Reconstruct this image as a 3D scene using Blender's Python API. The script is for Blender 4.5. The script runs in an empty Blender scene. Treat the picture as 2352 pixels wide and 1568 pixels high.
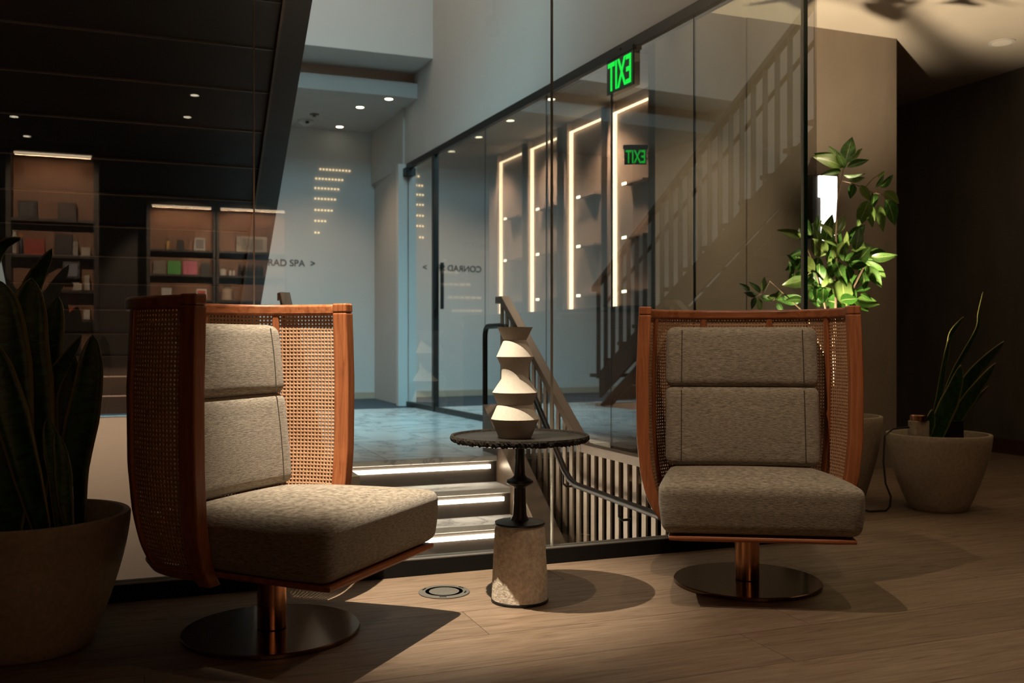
import bpy, bmesh, math, random
import numpy as np
from mathutils import Vector, Matrix, Euler
random.seed(7)
S = bpy.context.scene
COL = S.collection
PI = math.pi

# ------------------------------------------------------------------ camera
F = 2200.0                       # focal length in pixels of the 2352 px frame
YAW = math.radians(21.0)         # the view is turned 21 deg right of the glass normal
SY, CY = math.sin(YAW), math.cos(YAW)
EYE = 1.0
cd = bpy.data.cameras.new('camera'); cd.sensor_width = 36.0; cd.lens = F / 2352.0 * 36.0
cd.clip_start = 0.05; cd.clip_end = 100
cam = bpy.data.objects.new('camera', cd); COL.objects.link(cam)
cam.location = (0, 0, EYE); cam.rotation_euler = (math.radians(90), 0, -YAW)
S.camera = cam
cd.dof.use_dof = True; cd.dof.focus_distance = 3.75; cd.dof.aperture_fstop = 3.2

# ------------------------------------------------------------------ view / world
S.view_settings.view_transform = 'Standard'; S.view_settings.look = 'None'
S.view_settings.gamma = 1.0; S.view_settings.use_curve_mapping = False
S.view_settings.exposure = 0.0
S.cycles.use_denoising = True
S.cycles.use_adaptive_sampling = True; S.cycles.adaptive_threshold = 0.04
S.cycles.max_bounces = 5; S.cycles.diffuse_bounces = 3; S.cycles.glossy_bounces = 3
S.cycles.transmission_bounces = 4; S.cycles.transparent_max_bounces = 24
S.cycles.caustics_reflective = False; S.cycles.caustics_refractive = False
S.cycles.sample_clamp_indirect = 4.0
W = bpy.data.worlds.new('world'); S.world = W; W.use_nodes = True
W.node_tree.nodes['Background'].inputs[0].default_value = (0.5, 0.7, 1.0, 1)
W.node_tree.nodes['Background'].inputs[1].default_value = 0.0

def cw(lat, dep, z):             # camera-aligned floor coordinates -> world
    return Vector((dep * SY + lat * CY, dep * CY - lat * SY, z))
def P(x, y, d):                  # a place seen in direction (x, y) at depth d
    return cw((x - 1176) / F * d, d, EYE + (784 - y) / F * d)

def light(name, kind, loc, energy, color, target=None, **kw):
    l = bpy.data.lights.new(name, kind); l.energy = energy; l.color = color
    for k, v in kw.items(): setattr(l, k, v)
    o = bpy.data.objects.new(name, l); COL.objects.link(o); o.location = loc
    if target is not None:
        o.rotation_euler = (Vector(target) - Vector(loc)).to_track_quat('-Z', 'Y').to_euler()
    return o
WARM = (1.0, 0.78, 0.55)
SPOT_A = cw(-0.75, 3.07, 3.05)
SPOT_B = cw(0.14, 2.98, 3.05)
SPOT_C = cw(1.35, 2.60, 3.05)
# added bluish fill above the front glass; no clerestory window is modelled
light('front_daylight_fill', 'AREA', (1.55, 4.35, 5.2), 36, (0.45, 0.82, 1.0), (1.55, 10.4, 2.2),
      shape='RECTANGLE', size=2.4, size_y=1.7, spread=math.radians(80))
light('skylight_daylight', 'AREA', (1.0, 6.2, 6.45), 122, (0.32, 0.80, 1.0), (1.25, 9.9, .6),
      shape='RECTANGLE', size=2.2, size_y=2.4, spread=math.radians(55))
# added warm fill under the hall ceiling, to warm the walls
light('hall_warm_fill', 'AREA', (.9, 7.6, 6.5), 78, (1.0, .78, .62), (.9, 7.6, 0),
      shape='RECTANGLE', size=2.6, size_y=4.0)

# ------------------------------------------------------------------ node helpers
def mat(name, color=(.5, .5, .5), rough=.5, metal=0.0, spec=.5, emit=None, estr=0.0):
    m = bpy.data.materials.new(name); m.use_nodes = True
    b = m.node_tree.nodes['Principled BSDF']
    b.inputs['Base Color'].default_value = (*color, 1); b.inputs['Roughness'].default_value = rough
    b.inputs['Metallic'].default_value = metal; b.inputs['Specular IOR Level'].default_value = spec
    if emit:
        b.inputs['Emission Color'].default_value = (*emit, 1); b.inputs['Emission Strength'].default_value = estr
    return m
def N(m, t, **kw):
    n = m.node_tree.nodes.new(t)
    for k, v in kw.items():
        if k in n.inputs: n.inputs[k].default_value = v
        else: setattr(n, k, v)
    return n
def L(m, a, b): m.node_tree.links.new(a, b)
def bsdf(m): return m.node_tree.nodes['Principled BSDF']
def coords(m, scale=(1, 1, 1), kind='Object', rand=0.0):
    tc = N(m, 'ShaderNodeTexCoord'); mp = N(m, 'ShaderNodeMapping'); mp.inputs['Scale'].default_value = scale
    L(m, tc.outputs[kind], mp.inputs['Vector'])
    if rand:
        oi = N(m, 'ShaderNodeObjectInfo'); mu = N(m, 'ShaderNodeMath', operation='MULTIPLY'); mu.inputs[1].default_value = rand
        L(m, oi.outputs['Random'], mu.inputs[0]); cb = N(m, 'ShaderNodeCombineXYZ')
        for i in range(3): L(m, mu.outputs[0], cb.inputs[i])
        L(m, cb.outputs[0], mp.inputs['Location'])
    return mp.outputs[0]
def ramp(m, fac, stops):
    r = N(m, 'ShaderNodeValToRGB'); e = r.color_ramp.elements
    while len(e) < len(stops): e.new(.5)
    for i, (p, c) in enumerate(stops): e[i].position = p; e[i].color = (*c, 1)
    L(m, fac, r.inputs['Fac']); return r.outputs['Color']
def noise(m, vec, scale, detail=4, rough=.55, dist=0.0):
    n = N(m, 'ShaderNodeTexNoise'); n.inputs['Scale'].default_value = scale; n.inputs['Detail'].default_value = detail
    n.inputs['Roughness'].default_value = rough; n.inputs['Distortion'].default_value = dist
    L(m, vec, n.inputs['Vector']); return n.outputs['Fac']
def bump(m, h, strength=.3, dist=.01):
    b = N(m, 'ShaderNodeBump'); b.inputs['Strength'].default_value = strength; b.inputs['Distance'].default_value = dist
    L(m, h, b.inputs['Height']); L(m, b.outputs['Normal'], bsdf(m).inputs['Normal'])
def base(m, c): L(m, c, bsdf(m).inputs['Base Color'])
def mixc(m, fac, a, b, mode='MIX'):
    n = N(m, 'ShaderNodeMix', data_type='RGBA', blend_type=mode)
    if isinstance(fac, float): n.inputs[0].default_value = fac
    else: L(m, fac, n.inputs[0])
    for s, i in ((a, 6), (b, 7)):
        if isinstance(s, tuple): n.inputs[i].default_value = (*s, 1)
        else: L(m, s, n.inputs[i])
    return n.outputs[2]

def m_plank():
    m = mat('oak_floor', rough=.42)
    v = coords(m, (0.9, 9, 1), rand=37.0)
    n1 = noise(m, v, 3.0, 6, .62, 1.6)
    v2 = coords(m, (2.2, 60, 1), rand=37.0); n2 = noise(m, v2, 4.0, 4, .6, .3)
    c1 = ramp(m, n1, [(.25, (.13, .085, .055)), (.45, (.235, .165, .112)), (.62, (.29, .21, .148)), (.8, (.34, .255, .185))])
    c2 = ramp(m, n2, [(.3, (.62, .60, .58)), (.7, (1, 1, 1))])
    c = mixc(m, .75, c1, c2, 'MULTIPLY')
    oi = N(m, 'ShaderNodeObjectInfo'); rc = ramp(m, oi.outputs['Random'], [(0, (.78, .76, .74)), (1, (1.0, 1.0, 1.0))])
    c = mixc(m, 1.0, c, rc, 'MULTIPLY')
    base(m, c); bump(m, n2, .12, .002)
    r = ramp(m, n1, [(.3, (.5, .5, .5)), (.7, (.36, .36, .36))]); L(m, r, bsdf(m).inputs['Roughness'])
    return m
def m_wood(name, dark, mid, lite, rough=.38, axis=2):
    m = mat(name, rough=rough)
    sc = [34, 34, 34]; sc[axis] = 2.4
    v = coords(m, tuple(sc)); n1 = noise(m, v, 1.6, 5, .6, .8)
    base(m, ramp(m, n1, [(.28, dark), (.5, mid), (.75, lite)])); bump(m, n1, .08, .002); return m
def m_fabric():
    m = mat('fabric', rough=.95, spec=.15)
    v = coords(m, (16, 16, 120)); n1 = noise(m, v, 3.0, 4, .65)
    v2 = coords(m, (520, 520, 520)); n2 = noise(m, v2, 1.0, 2, .5)
    v3 = coords(m, (1, 1, 1)); n3 = noise(m, v3, 9.0, 3, .5)
    c = ramp(m, n1, [(.33, (.13, .105, .078)), (.5, (.28, .235, .18)), (.7, (.44, .385, .305))])
    c2 = ramp(m, n2, [(.3, (.62, .62, .62)), (.7, (1, 1, 1))])
    base(m, mixc(m, .8, c, c2, 'MULTIPLY'))
    ad = N(m, 'ShaderNodeMath', operation='ADD'); L(m, n1, ad.inputs[0]); L(m, n2, ad.inputs[1])
    bump(m, ad.outputs[0], .55, .004)
    bsdf(m).inputs['Sheen Weight'].default_value = .25; bsdf(m).inputs['Sheen Roughness'].default_value = .5
    return m
def m_cane():
    m = mat('cane', rough=.55, spec=.3)
    v = coords(m, (1, 1, 1)); n1 = noise(m, v, 220, 2, .5); n2 = noise(m, v, 7, 3, .5)
    c = ramp(m, n1, [(.3, (.38, .19, .10)), (.7, (.56, .33, .195))])
    base(m, mixc(m, .5, c, ramp(m, n2, [(.3, (.75, .7, .65)), (.7, (1, 1, 1))]), 'MULTIPLY')); bump(m, n1, .3, .002); return m
def m_plaster(name, c1, c2, scale=2.0, rough=.85, stretch=(1, 1, .35), bs=.1):
    m = mat(name, rough=rough, spec=.25); v = coords(m, stretch); n1 = noise(m, v, scale, 6, .6, .4)
    n2 = noise(m, coords(m), 60, 3, .5)
    base(m, ramp(m, n1, [(.3, c1), (.7, c2)])); bump(m, n2, bs, .003); return m
def m_stone(name, c1, c2, sc=70, bs=.8):
    m = mat(name, rough=.95, spec=.2); v = coords(m)
    n1 = noise(m, v, sc, 5, .65); n2 = noise(m, v, 6, 3, .5)
    base(m, mixc(m, .5, ramp(m, n1, [(.3, c1), (.65, c2)]), ramp(m, n2, [(.3, (.75, .72, .7)), (.7, (1, 1, 1))]), 'MULTIPLY'))
    bump(m, n1, bs, .006); return m
def m_marble():
    m = mat('marble', rough=.22); v = coords(m, rand=29.0, scale=(1, 1, 1))
    n = noise(m, v, 1.3, 8, .6, 1.5)
    s = N(m, 'ShaderNodeMath', operation='SUBTRACT'); L(m, n, s.inputs[0]); s.inputs[1].default_value = .5
    a = N(m, 'ShaderNodeMath', operation='ABSOLUTE'); L(m, s.outputs[0], a.inputs[0])
    base(m, ramp(m, a.outputs[0], [(0, (.28, .28, .29)), (.02, (.55, .54, .53)), (.09, (.68, .67, .65))])); return m
def m_glass(name, tint=(.90, .94, .93), gain=1.75):
    m = bpy.data.materials.new(name); m.use_nodes = True; nt = m.node_tree; nt.nodes.clear()
    out = N(m, 'ShaderNodeOutputMaterial'); tr = N(m, 'ShaderNodeBsdfTransparent'); tr.inputs[0].default_value = (*tint, 1)
    gl = N(m, 'ShaderNodeBsdfGlossy'); gl.inputs['Roughness'].default_value = 0.0; gl.inputs[0].default_value = (1, 1, 1, 1)
    fr = N(m, 'ShaderNodeFresnel'); fr.inputs[0].default_value = 1.5
    ge = N(m, 'ShaderNodeNewGeometry'); iv = N(m, 'ShaderNodeMath', operation='SUBTRACT'); iv.inputs[0].default_value = gain
    gm = N(m, 'ShaderNodeMath', operation='MULTIPLY'); gm.inputs[1].default_value = gain; L(m, ge.outputs['Backfacing'], gm.inputs[0])
    L(m, gm.outputs[0], iv.inputs[1])
    mu = N(m, 'ShaderNodeMath', operation='MULTIPLY', use_clamp=True); L(m, fr.outputs[0], mu.inputs[0]); L(m, iv.outputs[0], mu.inputs[1])
    mx = N(m, 'ShaderNodeMixShader'); L(m, mu.outputs[0], mx.inputs[0]); L(m, tr.outputs[0], mx.inputs[1]); L(m, gl.outputs[0], mx.inputs[2])
    L(m, mx.outputs[0], out.inputs[0]); return m
def m_leaf(name, c_dark, c_lite, edge=None, bands=False, trans=.3):
    m = mat(name, rough=.42, spec=.4); b = bsdf(m)
    uv = N(m, 'ShaderNodeUVMap'); sp = N(m, 'ShaderNodeSeparateXYZ'); L(m, uv.outputs[0], sp.inputs[0])
    s = N(m, 'ShaderNodeMath', operation='SUBTRACT'); L(m, sp.outputs[0], s.inputs[0]); s.inputs[1].default_value = .5
    a = N(m, 'ShaderNodeMath', operation='ABSOLUTE'); L(m, s.outputs[0], a.inputs[0])
    oi = N(m, 'ShaderNodeObjectInfo')
    n = noise(m, coords(m, (1, 1, 1), rand=11.), 14, 3, .5)
    c = ramp(m, n, [(.3, c_dark), (.7, c_lite)])
    if bands:
        mp = N(m, 'ShaderNodeMapping'); mp.inputs['Scale'].default_value = (2, 34, 1); L(m, uv.outputs[0], mp.inputs[0])
        nb = noise(m, mp.outputs[0], 1.0, 2, .5, .4)
        c = mixc(m, ramp(m, nb, [(.45, (0, 0, 0)), (.6, (.75, .75, .75))]), c, tuple(x * .35 for x in c_dark))
    if edge:
        c = mixc(m, ramp(m, a.outputs[0], [(.41, (0, 0, 0)), (.45, (1, 1, 1))]), c, edge)
    else:
        c = mixc(m, ramp(m, a.outputs[0], [(.012, (.6, .6, .6)), (.03, (0, 0, 0))]), c, (.45, .5, .22))
        c = mixc(m, ramp(m, oi.outputs['Random'], [(0, (0, 0, 0)), (.55, (.1, .1, .1)), (1, (.5, .5, .5))]), c, (.24, .30, .08))
    base(m, c)
    tl = N(m, 'ShaderNodeBsdfTranslucent'); L(m, c, tl.inputs[0])
    mx = N(m, 'ShaderNodeMixShader'); mx.inputs[0].default_value = trans
    out = [x for x in m.node_tree.nodes if x.type == 'OUTPUT_MATERIAL'][0]
    L(m, b.outputs[0], mx.inputs[1]); L(m, tl.outputs[0], mx.inputs[2]); L(m, mx.outputs[0], out.inputs[0]); return m

M = {}
M['plank'] = m_plank()
M['chairwood'] = m_wood('stained_oak', (.17, .048, .016), (.30, .095, .034), (.40, .145, .058))
M['chairrail'] = m_wood('stained_oak_rail', (.17, .048, .016), (.30, .095, .034), (.40, .145, .058), axis=0)
M['fabric'] = m_fabric(); M['cane'] = m_cane()
M['seam'] = mat('seam_thread', (.05, .038, .028), .95)
M['copper'] = mat('bronze_metal', (.42, .20, .10), .22, 1.0)
M['copper_disc'] = mat('bronze_plate', (.20, .12, .075), .16, 1.0)
M['blackmetal'] = mat('black_metal', (.012, .011, .010), .45, .3)
M['bronze'] = mat('bronze_rail', (.16, .11, .075), .4, .35)
M['balu'] = mat('baluster_paint', (.07, .053, .042), .45, .2)
M['balulight'] = mat('baluster_bronze', (.40, .31, .24), .45, .15)
M['tabletop'] = mat('black_cast', (.014, .012, .010), .38)
M['tablerim'] = m_stone('black_bark', (.003, .003, .002), (.028, .022, .016), 120, 1.0)
M['stone'] = m_stone('rough_stone', (.46, .39, .31), (.74, .65, .54), 55, 1.0)
M['vase'] = m_stone('bisque_ceramic', (.43, .385, .325), (.49, .44, .375), 120, .08)
M['pot'] = m_stone('cast_pot', (.33, .27, .20), (.44, .37, .28), 60, .25)
M['soil'] = m_stone('soil', (.012, .008, .006), (.035, .024, .016), 50, 1)
M['concrete'] = m_plaster('concrete', (.185, .148, .113), (.28, .228, .178), 1.6)
M['darkwall'] = m_plaster('dark_plaster', (.085, .074, .064), (.135, .118, .102), 3.0)
M['ceil'] = m_plaster('ceiling_plaster', (.52, .46, .38), (.60, .53, .44), 1.0, stretch=(1, 1, 1))
M['white'] = m_plaster('white_wall', (.60, .57, .54), (.66, .63, .60), .8, bs=.04)
M['grey'] = m_plaster('grey_wall', (.50, .46, .43), (.57, .53, .49), .8, bs=.04)
M['beige'] = m_plaster('beige_wall', (.52, .43, .36), (.58, .48, .41), .8, bs=.03)
M['warmwall'] = m_plaster('warm_panel', (.45, .33, .27), (.51, .38, .31), .8, bs=.03)
M['marble'] = m_marble()
M['riser'] = mat('bronze_riser', (.034, .026, .020), .45, .2)
M['led'] = mat('led_white', (.9, .9, .9), .5, emit=(1.0, .80, .62), estr=30.0)
M['ledwarm'] = mat('led_warm', (.9, .8, .6), .5, emit=(1.0, .76, .50), estr=6.0)
M['lamp'] = mat('downlight_lens', (.9, .85, .7), .5, emit=(1.0, .86, .62), estr=9.0)
M['lampdim'] = mat('downlight_lens_dim', (.7, .62, .5), .4, emit=(1.0, .86, .62), estr=.12)
M['bead'] = mat('bead_glow', (.9, .7, .4), .5, emit=(1.0, .70, .42), estr=1.1)  # glow that imitates reflected dots of light
M['sconce'] = mat('sconce_glass', (.95, .95, .95), .4, emit=(1.0, .93, .84), estr=3.2)
M['exit'] = mat('exit_green', (.01, .3, .02), .5, emit=(.0, .85, .06), estr=1.1)
M['exitplate'] = mat('exit_plate', (.03, .06, .03), .3)
M['darkpanel'] = mat('dark_steel', (.030, .018, .013), .42, .2)
M['darkjoint'] = mat('dark_joint', (.10, .066, .050), .35, .5)
M['carpet'] = mat('dark_carpet', (.035, .05, .065), .9)
M['plinth'] = mat('pale_baseboard', (.46, .36, .27), .6)
M['letters'] = mat('letters_dark', (.10, .085, .075), .6)
M['glass'] = m_glass('glass'); M['glass2'] = m_glass('hall_glass', (.80, .79, .76), 4.8)
M['glassedge'] = mat('glass_edge', (.006, .035, .032), .1)
M['glasslip'] = mat('glass_edge_lip', (.45, .40, .33), .25, .3)
M['shoe'] = mat('black_channel', (.006, .005, .004), .7, 0, .15)
M['shoetop'] = mat('steel_cap', (.20, .18, .16), .4, .6)
M['brownwood'] = m_wood('shop_walnut', (.16, .066, .027), (.22, .095, .04), (.27, .125, .056), .5)
M['darkwood'] = mat('dark_shelf', (.02, .012, .008), .5)
M['outlet'] = m_stone('brushed_brass', (.085, .08, .07), (.12, .113, .098), 200, .15); M['outletring'] = mat('outlet_ring', (.05, .046, .04), .6); 
M['leaf'] = m_leaf('ficus_leaf', (.010, .050, .006), (.030, .115, .012), trans=.30)
M['snake'] = m_leaf('snake_leaf', (.010, .045, .012), (.03, .11, .02), edge=(.22, .20, .07), bands=True, trans=.1)
M['stem'] = mat('stem', (.16, .11, .07), .7)
M['cord'] = mat('cord', (.006, .005, .005), .5)
def flat(c, rough=.5): return mat('box_paint_%02d%02d%02d' % tuple(int(x * 99) for x in c), c, rough)

# ------------------------------------------------------------------ mesh helpers
class MB:
    def __init__(s): s.v = []; s.f = []; s.uv = None; s.smooth = False
    def add(s, vs, fs):
        o = len(s.v); s.v += [tuple(p) for p in vs]; s.f += [tuple(i + o for i in f) for f in fs]; return s
    def box(s, x0, x1, y0, y1, z0, z1):
        return s.add([(x0, y0, z0), (x1, y0, z0), (x1, y1, z0), (x0, y1, z0), (x0, y0, z1), (x1, y0, z1), (x1, y1, z1), (x0, y1, z1)],
                     [(0, 3, 2, 1), (4, 5, 6, 7), (0, 1, 5, 4), (1, 2, 6, 5), (2, 3, 7, 6), (3, 0, 4, 7)])
    def lathe(s, prof, n=48, c=(0, 0)):
        vs, fs = [], []
        for r, z in prof:
            for i in range(n):
                a = 2 * PI * i / n; vs.append((c[0] + r * math.cos(a), c[1] + r * math.sin(a), z))
        for k in range(len(prof) - 1):
            for i in range(n):
                j = (i + 1) % n; fs.append((k * n + i, k * n + j, (k + 1) * n + j, (k + 1) * n + i))
        if prof[0][0] > 1e-5: fs.append(tuple(range(n))[::-1])
        if prof[-1][0] > 1e-5: fs.append(tuple((len(prof) - 1) * n + i for i in range(n)))
        s.smooth = True; return s.add(vs, fs)
    def tube(s, pts, r, n=10):
        pts = [Vector(p) for p in pts]; vs, fs = [], []
        up = None
        for k, p in enumerate(pts):
            t = (pts[min(k + 1, len(pts) - 1)] - pts[max(k - 1, 0)]).normalized()
            if up is None: up = Vector((0, 0, 1)) if abs(t.z) < .9 else Vector((1, 0, 0))
            a = t.cross(up).normalized(); up = a.cross(t).normalized()
            rr = r[k] if isinstance(r, (list, tuple)) else r
            for i in range(n):
                q = 2 * PI * i / n; vs.append(p + a * math.cos(q) * rr + up * math.sin(q) * rr)
        for k in range(len(pts) - 1):
            for i in range(n):
                j = (i + 1) % n; fs.append((k * n + i, k * n + j, (k + 1) * n + j, (k + 1) * n + i))
        fs.append(tuple(range(n))[::-1]); fs.append(tuple((len(pts) - 1) * n + i for i in range(n)))
        s.smooth = True; return s.add(vs, fs)
    def prism(s, poly, axis, a0, a1):       # polygon in the two other axes, extruded along axis
        n = len(poly); vs = []
        for a in (a0, a1):
            for u, v in poly:
                vs.append({0: (a, u, v), 1: (u, a, v), 2: (u, v, a)}[axis])
        fs = [tuple(range(n))[::-1], tuple(range(n, 2 * n))] + [(i, (i + 1) % n, n + (i + 1) % n, n + i) for i in range(n)]
        return s.add(vs, fs)
    def mesh(s, name, m):
        me = bpy.data.meshes.new(name); me.from_pydata(s.v, [], s.f)
        bm = bmesh.new(); bm.from_mesh(me); bmesh.ops.recalc_face_normals(bm, faces=bm.faces); bm.to_mesh(me); bm.free()
        if s.smooth:
            me.polygons.foreach_set('use_smooth', [True] * len(me.polygons))
            try: me.set_sharp_from_angle(angle=math.radians(40))
            except Exception: pass
        me.materials.append(m); return me
    def build(s, name, m, parent=None, bevel=0.0, world=False):
        o = bpy.data.objects.new(name, s.mesh(name, m)); COL.objects.link(o)
        if parent is not None:
            o.parent = parent
            if world: o.location = -parent.location
        if bevel:
            b = o.modifiers.new('bevel', 'BEVEL'); b.width = bevel; b.segments = 3; b.limit_method = 'ANGLE'
        return o
def tag(o, label, cat, group=None):
    o['label'] = label; o['category'] = cat
    if group: o['group'] = group
    return o
def thing(name, label, cat, loc=(0, 0, 0), rz=0.0, group=None):
    o = bpy.data.objects.new(name, None); COL.objects.link(o); o.empty_display_size = .1
    o.location = loc; o.rotation_euler = (0, 0, rz); return tag(o, label, cat, group)
def struct(o, label, cat):
    o['kind'] = 'structure'; return tag(o, label, cat)
def sbox(name, x0, x1, y0, y1, z0, z1, m, label, cat='wall'):
    return struct(MB().box(x0, x1, y0, y1, z0, z1).build(name, m), label, cat)
def copy_tree(o, parent=None):
    c = o.copy(); COL.objects.link(c); c.parent = parent
    for ch in list(o.children): copy_tree(ch, c)
    return c
def rounded_box(hx, hy, hz, r, n=14, deform=None):
    mb = MB(); idx = {}; vs = []; fs = []
    def key(p):
        k = tuple(round(x, 5) for x in p)
        if k not in idx: idx[k] = len(vs); vs.append(p)
        return idx[k]
    for ax in range(3):
        for sg in (-1, 1):
            for i in range(n):
                for j in range(n):
                    q = []
                    for di, dj in ((0, 0), (1, 0), (1, 1), (0, 1)):
                        p = [0, 0, 0]; p[ax] = sg; p[(ax + 1) % 3] = -1 + 2 * (i + di) / n; p[(ax + 2) % 3] = -1 + 2 * (j + dj) / n
                        q.append(key(tuple(p)))
                    fs.append(tuple(q if sg > 0 else q[::-1]))
    out = []
    for p in vs:
        # denser near the edges
        p = [math.copysign(1 - (1 - abs(x)) ** 1.25, x) for x in p]
        w = Vector((p[0] * hx, p[1] * hy, p[2] * hz)); c = Vector([max(-h + r, min(h - r, x)) for x, h in zip(w, (hx, hy, hz))])
        d = w - c
        if d.length > 1e-9: w = c + d.normalized() * r if (abs(abs(w.x) - hx) < 1e-6 or abs(abs(w.y) - hy) < 1e-6 or abs(abs(w.z) - hz) < 1e-6) else w
        out.append(deform(w) if deform else w)
    mb.add(out, fs); mb.smooth = True; return mb
def text_mesh(txt, size, m, name, mirror=False, extrude=.002):
    cu = bpy.data.curves.new(name, 'FONT'); cu.body = txt; cu.size = size; cu.extrude = extrude; cu.align_x = 'LEFT'; cu.offset = size * .012
    o = bpy.data.objects.new(name, cu); COL.objects.link(o)
    dg = bpy.context.evaluated_depsgraph_get(); me = bpy.data.meshes.new_from_object(o.evaluated_get(dg))
    bpy.data.objects.remove(o)
    if mirror:
        for v in me.vertices: v.co.x = -v.co.x
        me.flip_normals()
    me.materials.clear(); me.materials.append(m)
    o = bpy.data.objects.new(name, me); COL.objects.link(o); return o

# ================================================================== STRUCTURE
# ---- lounge floor: oak planks running along the glass
fl = MB().box(-4.4, 7.6, -5.0, 3.98, -.14, -.012); fl.box(3.25, 7.6, 3.98, 9.2, -.14, -.012)
floor = struct(fl.build('floor', M['darkwood']), 'wide oak plank floor of the lounge', 'floor')
PW, PL = .30, 2.2
pm = MB().box(.001, PL - .001, .001, PW - .001, -.012, 0).mesh('plank', M['plank'])
row = 0; y = 3.97 - PW * 7 + .0
def plank(x, y, xmax, w=PW):
    ln = min(PL, xmax - x)
    if ln < .05: return
    o = bpy.data.objects.new('plank', pm); COL.objects.link(o); o.parent = floor; o.location = (x, y, 0)
    if ln < PL - 1e-4: o.scale.x = ln / PL
    if w < PW - 1e-4: o.scale.y = w / PW
rows = 0; yy = 3.98 - PW
while yy > 1.0:
    x = -2.4 - [(.35, 1.5, .9, 2.0, .1, 1.2)[rows % 6]][0]
    while x < 7.3: plank(x, yy, 7.3); x += PL
    yy -= PW; rows += 1
yy = 3.98; rows = 0
while yy < 8.5:
    x = 3.25 - (0.7, 1.9, .2, 1.3)[rows % 4] * 0
    first = True
    while x < 7.3:
        if first and rows % 4: plank(x, yy, x + (0.7, 1.5, .4, 1.1)[rows % 4]); x += (0.7, 1.5, .4, 1.1)[rows % 4]
        else: plank(x, yy, 7.3); x += PL
        first = False
    yy += PW; rows += 1
# ---- lounge ceiling, walls
ce = MB().box(-4.4, 7.6, -5.0, 4.05, 3.4, 3.6); ce.box(3.25, 7.6, 4.05, 9.2, 3.4, 3.6)
struct(ce.build('ceiling', M['ceil']), 'plaster ceiling over the lounge, dappled with leaf shadows', 'ceiling')
sbox('wall_right', 7.18, 7.5, -5, 9.2, 0, 3.4, M['darkwall'], 'dark plaster wall behind the potted snake plant', 'wall')
sbox('baseboard_right', 7.165, 7.18, -5, 9.2, 0, .13, mat('dark_baseboard', (.06, .025, .012), .5), 'dark brown baseboard along the dark wall', 'baseboard')
sbox('wall_back', -4.4, 7.6, -5.0, -4.8, 0, 3.4, M['darkwood'], 'dark wall at the far end of the lounge behind the viewer', 'wall')
sbox('wall_side', -4.4, -4.2, -4.8, 4.05, 0, 3.4, M['darkwood'], 'dark wall on the shop side of the lounge', 'wall')
sbox('pillar', 4.17, 5.57, 6.0, 7.4, 0, 3.4, M['concrete'], 'concrete pillar behind the leafy plant', 'pillar')
sbox('wall_link', 3.40, 4.166, 6.01, 6.11, 0, 3.4, M['concrete'], 'brown wall between the niches and the concrete pillar', 'wall')
sbox('wall_far_lounge', 5.57, 7.5, 9.0, 9.2, 0, 3.4, M['darkwall'], 'dark wall in the recess beyond the pillar', 'wall')

# ---- stair hall shell
ZL = .24                                    # upper landing level
sbox('wall_hall_left', -1.55, -1.35, 4.1, 12.8, -2.2, 6.6, M['white'], 'tall white wall beside the dark upper stair', 'wall')
sbox('wall_far', -1.55, 3.1, 12.6, 12.8, ZL, 3.78, M['white'], 'pale far wall of the stair hall with dark lettering', 'wall')
sbox('baseboard_far', -1.35, 2.87, 12.58, 12.6, ZL, ZL + .085, M['plinth'], 'pale wood baseboard along the far wall', 'baseboard')
sbox('wall_return', 2.87, 3.02, 11.10, 12.6, ZL, 3.78, M['grey'], 'shaded return wall beside the glass door', 'wall')
sbox('wall_under_stair', -1.35, .86, 9.95, 10.095, -2.2, .27, M['beige'], 'pale beige wall under the dark stair', 'wall')
sbox('ceiling_low', -1.35, 3.1, 10.62, 12.6, 3.78, 3.95, M['grey'], 'low ceiling with downlights over the far end of the hall', 'ceiling')
sbox('ceiling_recess', -1.35, 3.1, 10.75, 12.6, 3.95, 4.09, M['warmwall'], 'recessed brown band above the low ceiling', 'ceiling')
sbox('wall_upper_far', -1.35, 3.1, 10.08, 12.8, 4.09, 6.6, M['white'], 'bluish white bulkhead high over the landing', 'wall')
sbox('ceiling_hall', -1.55, 3.4, 4.0, 12.8, 6.6, 6.7, M['white'], 'high ceiling of the stair hall', 'ceiling')
sbox('wall_front_upper', -1.55, 3.4, 4.06, 4.2, 3.42, 6.6, M['white'], 'upper wall over the front glass', 'wall')
# glass-wall line (slightly angled): from G0 at the corner to G1 at the door
G0 = Vector((3.24, 4.03)); G1 = Vector((2.90, 10.98))
GD = (G1 - G0).normalized(); GN = Vector((GD.y, -GD.x))        # GN points to the corridor side
def gw(t, off, z): q = G0 + GD * t + GN * off; return (q.x, q.y, z)
GL = (G1 - G0).length
def gbox(t0, t1, o0, o1, z0, z1, mb=None):
    mb = mb or MB()
    return mb.add([gw(t0, o0, z0), gw(t1, o0, z0), gw(t1, o1, z0), gw(t0, o1, z0), gw(t0, o0, z1), gw(t1, o0, z1), gw(t1, o1, z1), gw(t0, o1, z1)],
                  [(0, 3, 2, 1), (4, 5, 6, 7), (0, 1, 5, 4), (1, 2, 6, 5), (2, 3, 7, 6), (3, 0, 4, 7)])
struct(gbox(-.02, GL + 1.6, 0, .16, 3.09, 6.6).build('wall_over_glass', M['grey']), 'grey wall above the sloping run of hall glass', 'wall')
struct(gbox(-.02, GL, -.02, .06, 3.02, 3.09).build('trim_1', M['blackmetal']), 'black head track along the top of the hall glass', 'trim')
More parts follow.
